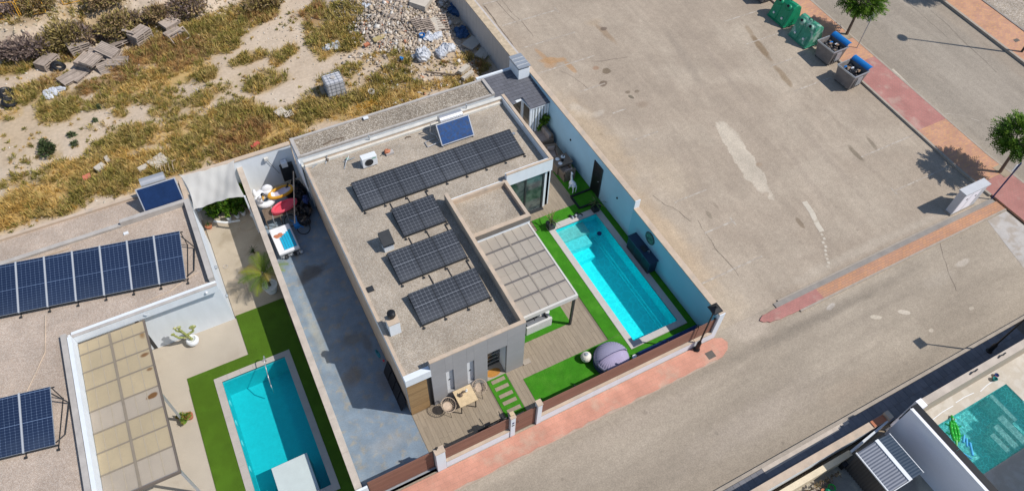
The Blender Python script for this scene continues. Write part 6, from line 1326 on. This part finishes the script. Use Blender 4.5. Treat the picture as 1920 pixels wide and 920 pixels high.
PUR=[(.27,.205,.18),(.22,.165,.15),(.33,.25,.2),(.18,.13,.115)]; OLV=[(.33,.26,.09),(.27,.21,.075),(.38,.3,.12),(.24,.18,.1)]; BRN=[(.32,.225,.12),(.26,.18,.105),(.38,.27,.14),(.28,.23,.08)]
shrub(35,78,1.5,1.0,.8,'purple grey leafless bush at the left edge below the yellow barriers',PUR,1500)
shrub(110,52,1.5,1.2,.95,'wide bush with olive top and dark brown side behind the pallets',OLV,1800); shrub(150,70,1.1,.9,.8,'dark brown twiggy bush right behind the upright pallet',PUR+BRN,1300)
shrub(222,38,1.5,1.3,.9,'big brownish olive bush in front of the eroded bank',OLV+BRN,1900); shrub(205,68,.9,.6,.6,'shadowy dark twiggy bush low on the bank',PUR,700)
shrub(350,18,1.5,1.0,.8,'dark purple brown bush at the top edge left of the path',PUR+BRN,1600); shrub(200,6,1.2,.8,.7,'brown bush at the very top edge',BRN,900); shrub(30,22,1.0,.7,.6,'small purple bush behind the yellow barriers',PUR,700)
shrub(90,285,.45,.8,.35,'dark green low bush standing alone on the sand',[(.07,.1,.04),(.1,.13,.05),(.06,.08,.035)],700,.07); 
shrub(255,52,1.0,.8,.7,'purple brown twiggy bush above the tidy pallet stack',PUR+OLV,900); shrub(75,20,1.2,.8,.7,'brown olive bush between the two barriers and the wide bush',OLV+BRN,1100); shrub(288,10,.9,.8,.6,'dry brown bush on the pale bank near the top edge',BRN,800); shrub(8,95,.7,.6,.5,'small purple bush at the left edge above the weeds',PUR,500); shrub(495,14,1.3,.9,.7,'rust brown bush at the top edge right of the sandy path start',BRN+OLV,1200)
def plantat(u,v,label,c,r_=.25): shrub(u,v,r_,r_,.16,label,c,90,.07,3,'small_plant')
for i,(u,v,l) in enumerate(((142,272,'small grey green plant on the sand right of the dark bush, lower'),(135,255,'small grey green plant on the sand right of the dark bush, upper'),(180,228,'tiny dark green plant alone in the middle of the sand'),(188,203,'tiny plant on the sand near the weeds'))): plantat(u,v,l,[(.13,.16,.08),(.1,.13,.06)],.14 if i>1 else .25)
# pallets
pal0=None
def pallet(u,v,z,rz,rx,ry,label,mat=WOODG,grp=None,dh=0):
    global pal0
    p=at(u,v,h=TZ); zz=TZ(p.x,p.y)+z
    if pal0 is None:
        t=thing('pallet',label,'pallet',(p.x,p.y,zz)); b=None
        for k in range(7): 
            if b is None: b=MB().box(-.6,-.05,.122,.6,.05,.144).build('top_board',mat,t); b.location=(0,-.35,0)
            else: inst('top_board',b.data,t,(0,-.35+k*.1433*.815,0))
        s_=MB().box(-.05,-.4,.022,.05,.4,.122).build('stringer',mat,t); s_.location=(-.55,0,0); inst('stringer',s_.data,t,(0,0,0)); inst('stringer',s_.data,t,(.55,0,0))
        q_=MB().box(-.6,-.05,0,.6,.05,.022).build('bottom_board',mat,t); q_.location=(0,-.35,0); inst('bottom_board',q_.data,t,(0,0,0)); inst('bottom_board',q_.data,t,(0,.35,0)); pal0=t
    else: t=copy_tree(pal0)
    t.location=(p.x,p.y,zz); t.rotation_euler=(rx,ry,rz); t['label']=label; t['group']='weathered wooden pallets dumped on the lot'; return t
def stack(u,v,n,rz,lab,rx=0,ry=0,jit=.04):
    for k in range(n): pallet(u,v,.03+.15*k,rz+random.uniform(-jit,jit)*2,rx,ry,('bottom ','second ','third ','fourth ','fifth ')[k]+lab if k<n-1 else 'top '+lab)
stack(92,122,3,.75,'pallet in the leftmost stack, next to the half buried tyre'); 
stack(152,95,4,.28,'pallet in the upper left stack in front of the dark bush',.1,.05)
stack(165,122,3,.95,'pallet in the large tilted stack in the middle of the heap',.25,.1); pallet(178,128,.55,.95,.3,.15,'topmost tilted pallet of the middle stack, lying on the other pallets')
pallet(133,150,.1,.5,.15,.05,'single pallet lying low in the weeds at the front of the heap'); pallet(150,143,.05,.7,.1,0,'sunken pallet beside the front single one')
stack(207,108,4,-.7,'pallet in the criss-cross stack right of the middle',.12,.25,.15); pallet(190,112,.3,-.4,.2,.3,'loose pallet leaning against the criss-cross stack')
pallet(228,88,.2,.45,-.35,.1,'pale boarded pallet leaning back between two stacks')
stack(268,78,5,.55,'pallet in the tidy stack furthest from the tyre',.05,.0)
pallet(252,80,.35,1.0,.2,1.2,'pallet standing on edge beside the tidy stack')
pallet(205,128,.05,.2,.5,0,'upside down pallet showing its slats at the foot of the criss-cross stack'); pallet(222,120,.1,-.3,.1,.1,'broken pallet half hidden under the stack')
for i,(u,v,z,l) in enumerate(((322,54,.35,'pale grey board stack on a block at the right of the pallets'),(328,68,.12,'pale slab lying under the board stack'))):
    p=at(u,v,h=TZ); t=here('board_stack',l,'boards',(p.x,p.y,TZ(p.x,p.y))); M4=Matrix.Translation((p.x,p.y,TZ(p.x,p.y)+z))@Euler((.15,.05,.5)).to_matrix().to_4x4()
    for k in range(3): MB().box(-.55,-.36,k*.07,.55,.36,k*.07+.06,M4).build('board',WOODG,t)
p=at(340,78,h=TZ); zb=TZ(p.x,p.y); t=here('scrap_frame','empty rectangular frame leaning in brown weeds right of the pallets','frame',(p.x,p.y,zb)); M4=Matrix.Translation((p.x,p.y,zb+.4))@Euler((.9,0,.5)).to_matrix().to_4x4()
for q_ in ((-.6,-.38,.6,-.32),(-.6,.32,.6,.38),(-.6,-.32,-.54,.32),(.54,-.32,.6,.32)): MB().box(q_[0],q_[1],-.02,q_[2],q_[3],.03,M4).build('bar',WOODG,t)
def ground_thing(name,cat,label,u,v): 
    p=at(u,v,h=TZ); z=TZ(p.x,p.y); return here(name,label,cat,(p.x,p.y,z)),p.x,p.y,z
for (u,v,rz,ry,l) in ((112,128,.4,.5,'dark tyre standing half buried beside the leftmost pallets'),(14,178,.2,.3,'black tyre lying at the left edge of the lot'),(20,196,1.0,.15,'torn black tyre half under the other at the left edge')):
    t,x,y,z=ground_thing('tyre','tyre',l,u,v); MB().torus((x,y,z+.14),.32,.11,20,8,Euler((.3,ry,rz)).to_matrix()).build('tread',BLACK,t); MB().torus((x,y,z+.15),.23,.06,18,6,Euler((.3,ry,rz)).to_matrix()).build('sidewall',DMET,t)
def wrap(u,v,rx,ry,rz_,label,mat=TARP,name='plastic_sheet',n=7):
    t,x,y,z=ground_thing(name,'plastic sheet',label,u,v)
    for k in range(n): MB().ball((x+random.uniform(-.6,.6)*rx,y+random.uniform(-.6,.6)*ry,z+rz_*.5),rx*.5,ry*.5,rz_,11,7,Euler((random.uniform(-.4,.4),random.uniform(-.4,.4),random.uniform(0,3))).to_matrix(),jit=.22).build('fold',mat,t)
wrap(103,175,.8,.35,.14,'crumpled white and grey plastic sheet in the weeds near the tyres')
wrap(797,108,.55,.45,.42,'shiny white plastic bag standing at the foot of the rubble pile'); wrap(833,98,.75,.5,.3,'wide greyish plastic sheet beside the white bag'); wrap(775,108,.2,.2,.18,'small crumpled white bag left of the big one',n=3)
wrap(620,92,.8,.4,.1,'flat white plastic spread beside the big weeds left of the rubble'); wrap(815,70,.8,.4,.2,'white torn sacks lying on the rubble above the plastic bags')
BLT=M('blue_tarp',(.025,.075,.17),.6,.15,3,.1,20,.5,8)
wrap(852,22,.5,.9,.25,'blue tarpaulin heaped in the shade of the retaining wall',BLT); wrap(866,62,.5,.6,.2,'dark blue and white sheets crumpled below the tarpaulin',BLT); wrap(690,12,.3,.3,.12,'pale plastic rag at the top left of the rubble',n=3)
t,x,y,z=ground_thing('bucket','bucket','blue bucket top lying in the rubble between the grey crates',792,72); MB().lathe(x,y,[(.16,z),(.2,z+.3),(.17,z+.3),(.12,z+.12),(0,z+.12)],16).build('body',BLUEP,t)
def crate(u,v,w,d_,rz,label,mat=WOODG,tilt=.2):
    t,x,y,z=ground_thing('slatted_pallet','pallet',label,u,v); M4=Matrix.Translation((x,y,z+.25))@Euler((tilt,.1,rz)).to_matrix().to_4x4()
    n_=7
    for k in range(n_): MB().box(-w/2,-d_/2+k*d_/(n_-1)-.03,0,w/2,-d_/2+k*d_/(n_-1)+.03,.06,M4).build('slat',mat,t)
    for s in (-w/2,0,w/2-.06): MB().box(s,-d_/2,-.07,s+.06,d_/2,0,M4).build('rail',mat,t)
crate(785,52,.7,1.0,.1,'left grey slatted pallet on the rubble'); crate(803,52,.6,.9,.0,'right grey slatted pallet on the rubble, touching the left one'); crate(830,48,.7,1.2,-.2,'slatted pallet on the rubble nearest the retaining wall')
CONC=M('pale_concrete_slab',(.5,.45,.38),.9,.12,3,.1,30,.3,30)
def slab(u,v,w,d_,h_,rz,rx,label,mat=CONC,name='concrete_slab',ry=0,cat='slab'):
    t,x,y,z=ground_thing(name,cat,label,u,v); M4=Matrix.Translation((x,y,z+.12))@Euler((rx,ry,rz)).to_matrix().to_4x4(); MB().box(-w/2,-d_/2,0,w/2,d_/2,h_,M4).build('block',mat,t); return t
slab(790,10,1.3,1.1,.35,.75,.1,'large square concrete block at the top of the rubble pile'); slab(818,50,.7,1.1,.12,.1,.2,'flat beige slab lying between the slatted pallets'); slab(885,85,1.1,.8,.1,.5,.1,'beige panel lying flat beside the retaining wall'); slab(905,105,.9,.7,.1,.6,.15,'second beige panel closer to the store'); slab(905,58,.5,.5,.08,.3,.5,'small tilted board under the wall',name='board',cat='board')
slab(870,137,.8,.3,.25,.45,0,'upper pale concrete beam by the store corner',name='concrete_beam'); slab(877,147,.9,.25,.2,.4,0,'lower pale concrete beam by the store corner',name='concrete_beam')
slab(712,75,.9,.3,.08,.2,.3,'mustard coloured board at the left foot of the rubble',M('mustard_board',(.35,.28,.13),.8,.1,3,.1,20),'board',cat='board'); slab(688,88,.35,.2,.12,.3,.2,'orange red broken brick piece left of the rubble',TERRA,'brick',cat='brick')
slab(448,218,.5,.45,.1,.5,0,'pale slab beside the drilled block in the weeds') if 0 else None
t=slab(527,215,.55,.5,.14,.4,.1,'grey concrete slab lying in the weeds next to hollow blocks')
t,x,y,z=ground_thing('hollow_block','block','cluster of hollow grey concrete blocks in the weeds near the slab',541,218)
for i in range(3):
    for j in range(3): MB().torus((x+.18*i-.15,y+.18*j-.18,z+.2),.065,.035,6,4).build('cell_wall',CONC,t)
t=slab(300,307,.9,.8,.1,.45,.15,'pale divided board lying behind the navy water heater',name='board',cat='board')
t,x,y,z=ground_thing('rack','rack','bent pale wire rack behind the navy water heater',322,318)
for k in range(4): MB().tube([(x-.5+.2*k,y-.3,z+.1),(x-.45+.2*k,y+.1,z+.35),(x-.4+.2*k,y+.4,z+.2)],.018,4).build('wire',COPE,t)
MB().tube([(x-.5,y-.3,z+.1),(x+.3,y-.3,z+.12)],.018,4).tube([(x-.4,y+.4,z+.2),(x+.35,y+.4,z+.22)],.018,4).build('rail',COPE,t)
slab(190,318,.5,.35,.15,.5,.1,'white block with a slotted top in the yellow weeds'); slab(203,302,.2,.4,.1,.2,.1,'small white stone above the slotted block',name='stone',cat='stone')
slab(166,336,.4,.3,.12,.2,.2,'faded red plastic piece in the yellow weeds',RED if 0 else M('faded_red_plastic',(.5,.16,.1),.7,.1,3,.1,20),'plastic_piece',cat='plastic')
slab(480,276,.5,.2,.12,.4,.1,'red brick coloured plastic piece by the back wall',M('brick_red_plastic',(.5,.1,.07),.7,.1,3,.1,20),'plastic_piece',cat='plastic')
slab(270,318,.5,.3,.08,.3,.1,'broken pale slab left of the navy water heater')
t,x,y,z=ground_thing('yellow_strapping','strapping','yellow fencing strips lying in the weeds behind the store',690,200)
for k in range(6): MB().tube([(x-.7,y-.25+.09*k,z+.12),(x,y-.2+.09*k,z+.2),(x+.7,y-.15+.09*k,z+.12)],.013,4).build('strip',YEL,t)
t,x,y,z=ground_thing('wire_basket','basket','small pale broken crate behind the store roof',697,178)
for k in range(5): MB().torus((x,y,z+.08*k),.18,.015,8,4).build('hoop',CREAM,t)
t,x,y,z=ground_thing('plank','plank','long brown plank lying in the debris near the store corner',826,142); MB().box(-.9,-.05,0,.9,.05,.05,Matrix.Translation((x,y,z+.15))@Euler((0,.05,-.55)).to_matrix().to_4x4()).build('board',BARK,t)
t,x,y,z=ground_thing('mesh_panel','mesh','rusty wire mesh leaning on the retaining wall by the store corner',918,112)
for k in range(6): MB().tube([(x+.1,y-.4+.15*k,z),(x+.5,y-.4+.15*k,z+1.0)],.012,4).tube([(x+.1+.07*k,y-.4,z+.17*k),(x+.1+.07*k,y+.4,z+.17*k)],.012,4).build('wire',BARK,t)
tag(slab(753,115,.18,.2,.2,.3,.2,'small blue and white tub in the sand below the rubble',BLUEP,'tub',cat='tub'),None)
# IBC tank
t=here('tank_container','white square liquid tank in a metal cage standing in the weeds','tank',(2.75,20.9,0))
MB().box(2.25,20.4,.12,3.25,21.35,1.1).build('plastic_tank',M('grey_white_tank_plastic',(.5,.5,.52),.5,.1,2,.05,20),t,bev=.06); MB().box(2.2,20.35,0,3.3,21.4,.12).build('pallet_base',WOODG,t); MB().lathe(2.75,20.88,[(.14,1.1),(.14,1.16),(0,1.16)],14).build('cap',GREYC,t)
for k in range(5):
    a=2.22+k*.265; c_=20.38+k*.25
    MB().tube([(a,20.37,.12),(a,20.37,1.14),(a,21.38,1.14),(a,21.38,.12)],.009,4).tube([(2.22,c_,.12),(2.22,c_,1.14),(3.28,c_,1.14),(3.28,c_,.12)],.009,4).build('cage_bar',STEEL,t)
for k in range(4): z_=.3+k*.24; MB().tube([(2.21,20.36,z_),(3.29,20.36,z_),(3.29,21.39,z_),(2.21,21.39,z_),(2.21,20.36,z_)],.009,4).build('cage_ring',STEEL,t)
# yellow barriers at the top left
def barrier(u0,v0,u1,v1,label,h_=.9):
    p=at(u0,v0,h=TZ); q_=at(u1,v1,h=TZ); z=TZ(p.x,p.y); t=here('barrier',label,'barrier',(p.x,p.y,z)); a=Vector((p.x,p.y,z+.05)); c=Vector((q_.x,q_.y,z+.05)); up=Vector((0,.35,h_))
    MB().tube([a,c],.022,5).build('bottom_rail',YEL,t); MB().tube([a+up,c+up],.022,5).build('top_rail',YEL,t); MB().tube([a,a+up],.03,5).build('end_post',YEL,t); MB().tube([c,c+up],.03,5).build('end_post',YEL,t)
    for k in range(1,14): m_2=a+(c-a)*k/14; MB().cyl(m_2,m_2+up,.007,n=4).build('bar',YEL,t)
    m_1=a+(c-a)*.45; d2=(c-a)*.18; MB().hexa([m_1+up*.3,m_1+d2+up*.3,m_1+d2+up*.3+Vector((0,.02,0)),m_1+up*.3+Vector((0,.02,0))],[m_1+up*.75,m_1+d2+up*.75,m_1+d2+up*.75+Vector((0,.02,0)),m_1+up*.75+Vector((0,.02,0))]).build('panel',YEL,t)
barrier(-42,42,38,34,'yellow pedestrian barrier at the left edge with a plate on it'); barrier(42,33,88,26,'second yellow barrier continuing to the right, half in the bushes'); barrier(120,10,185,0,'yellow barrier with a bright plate at the top edge')
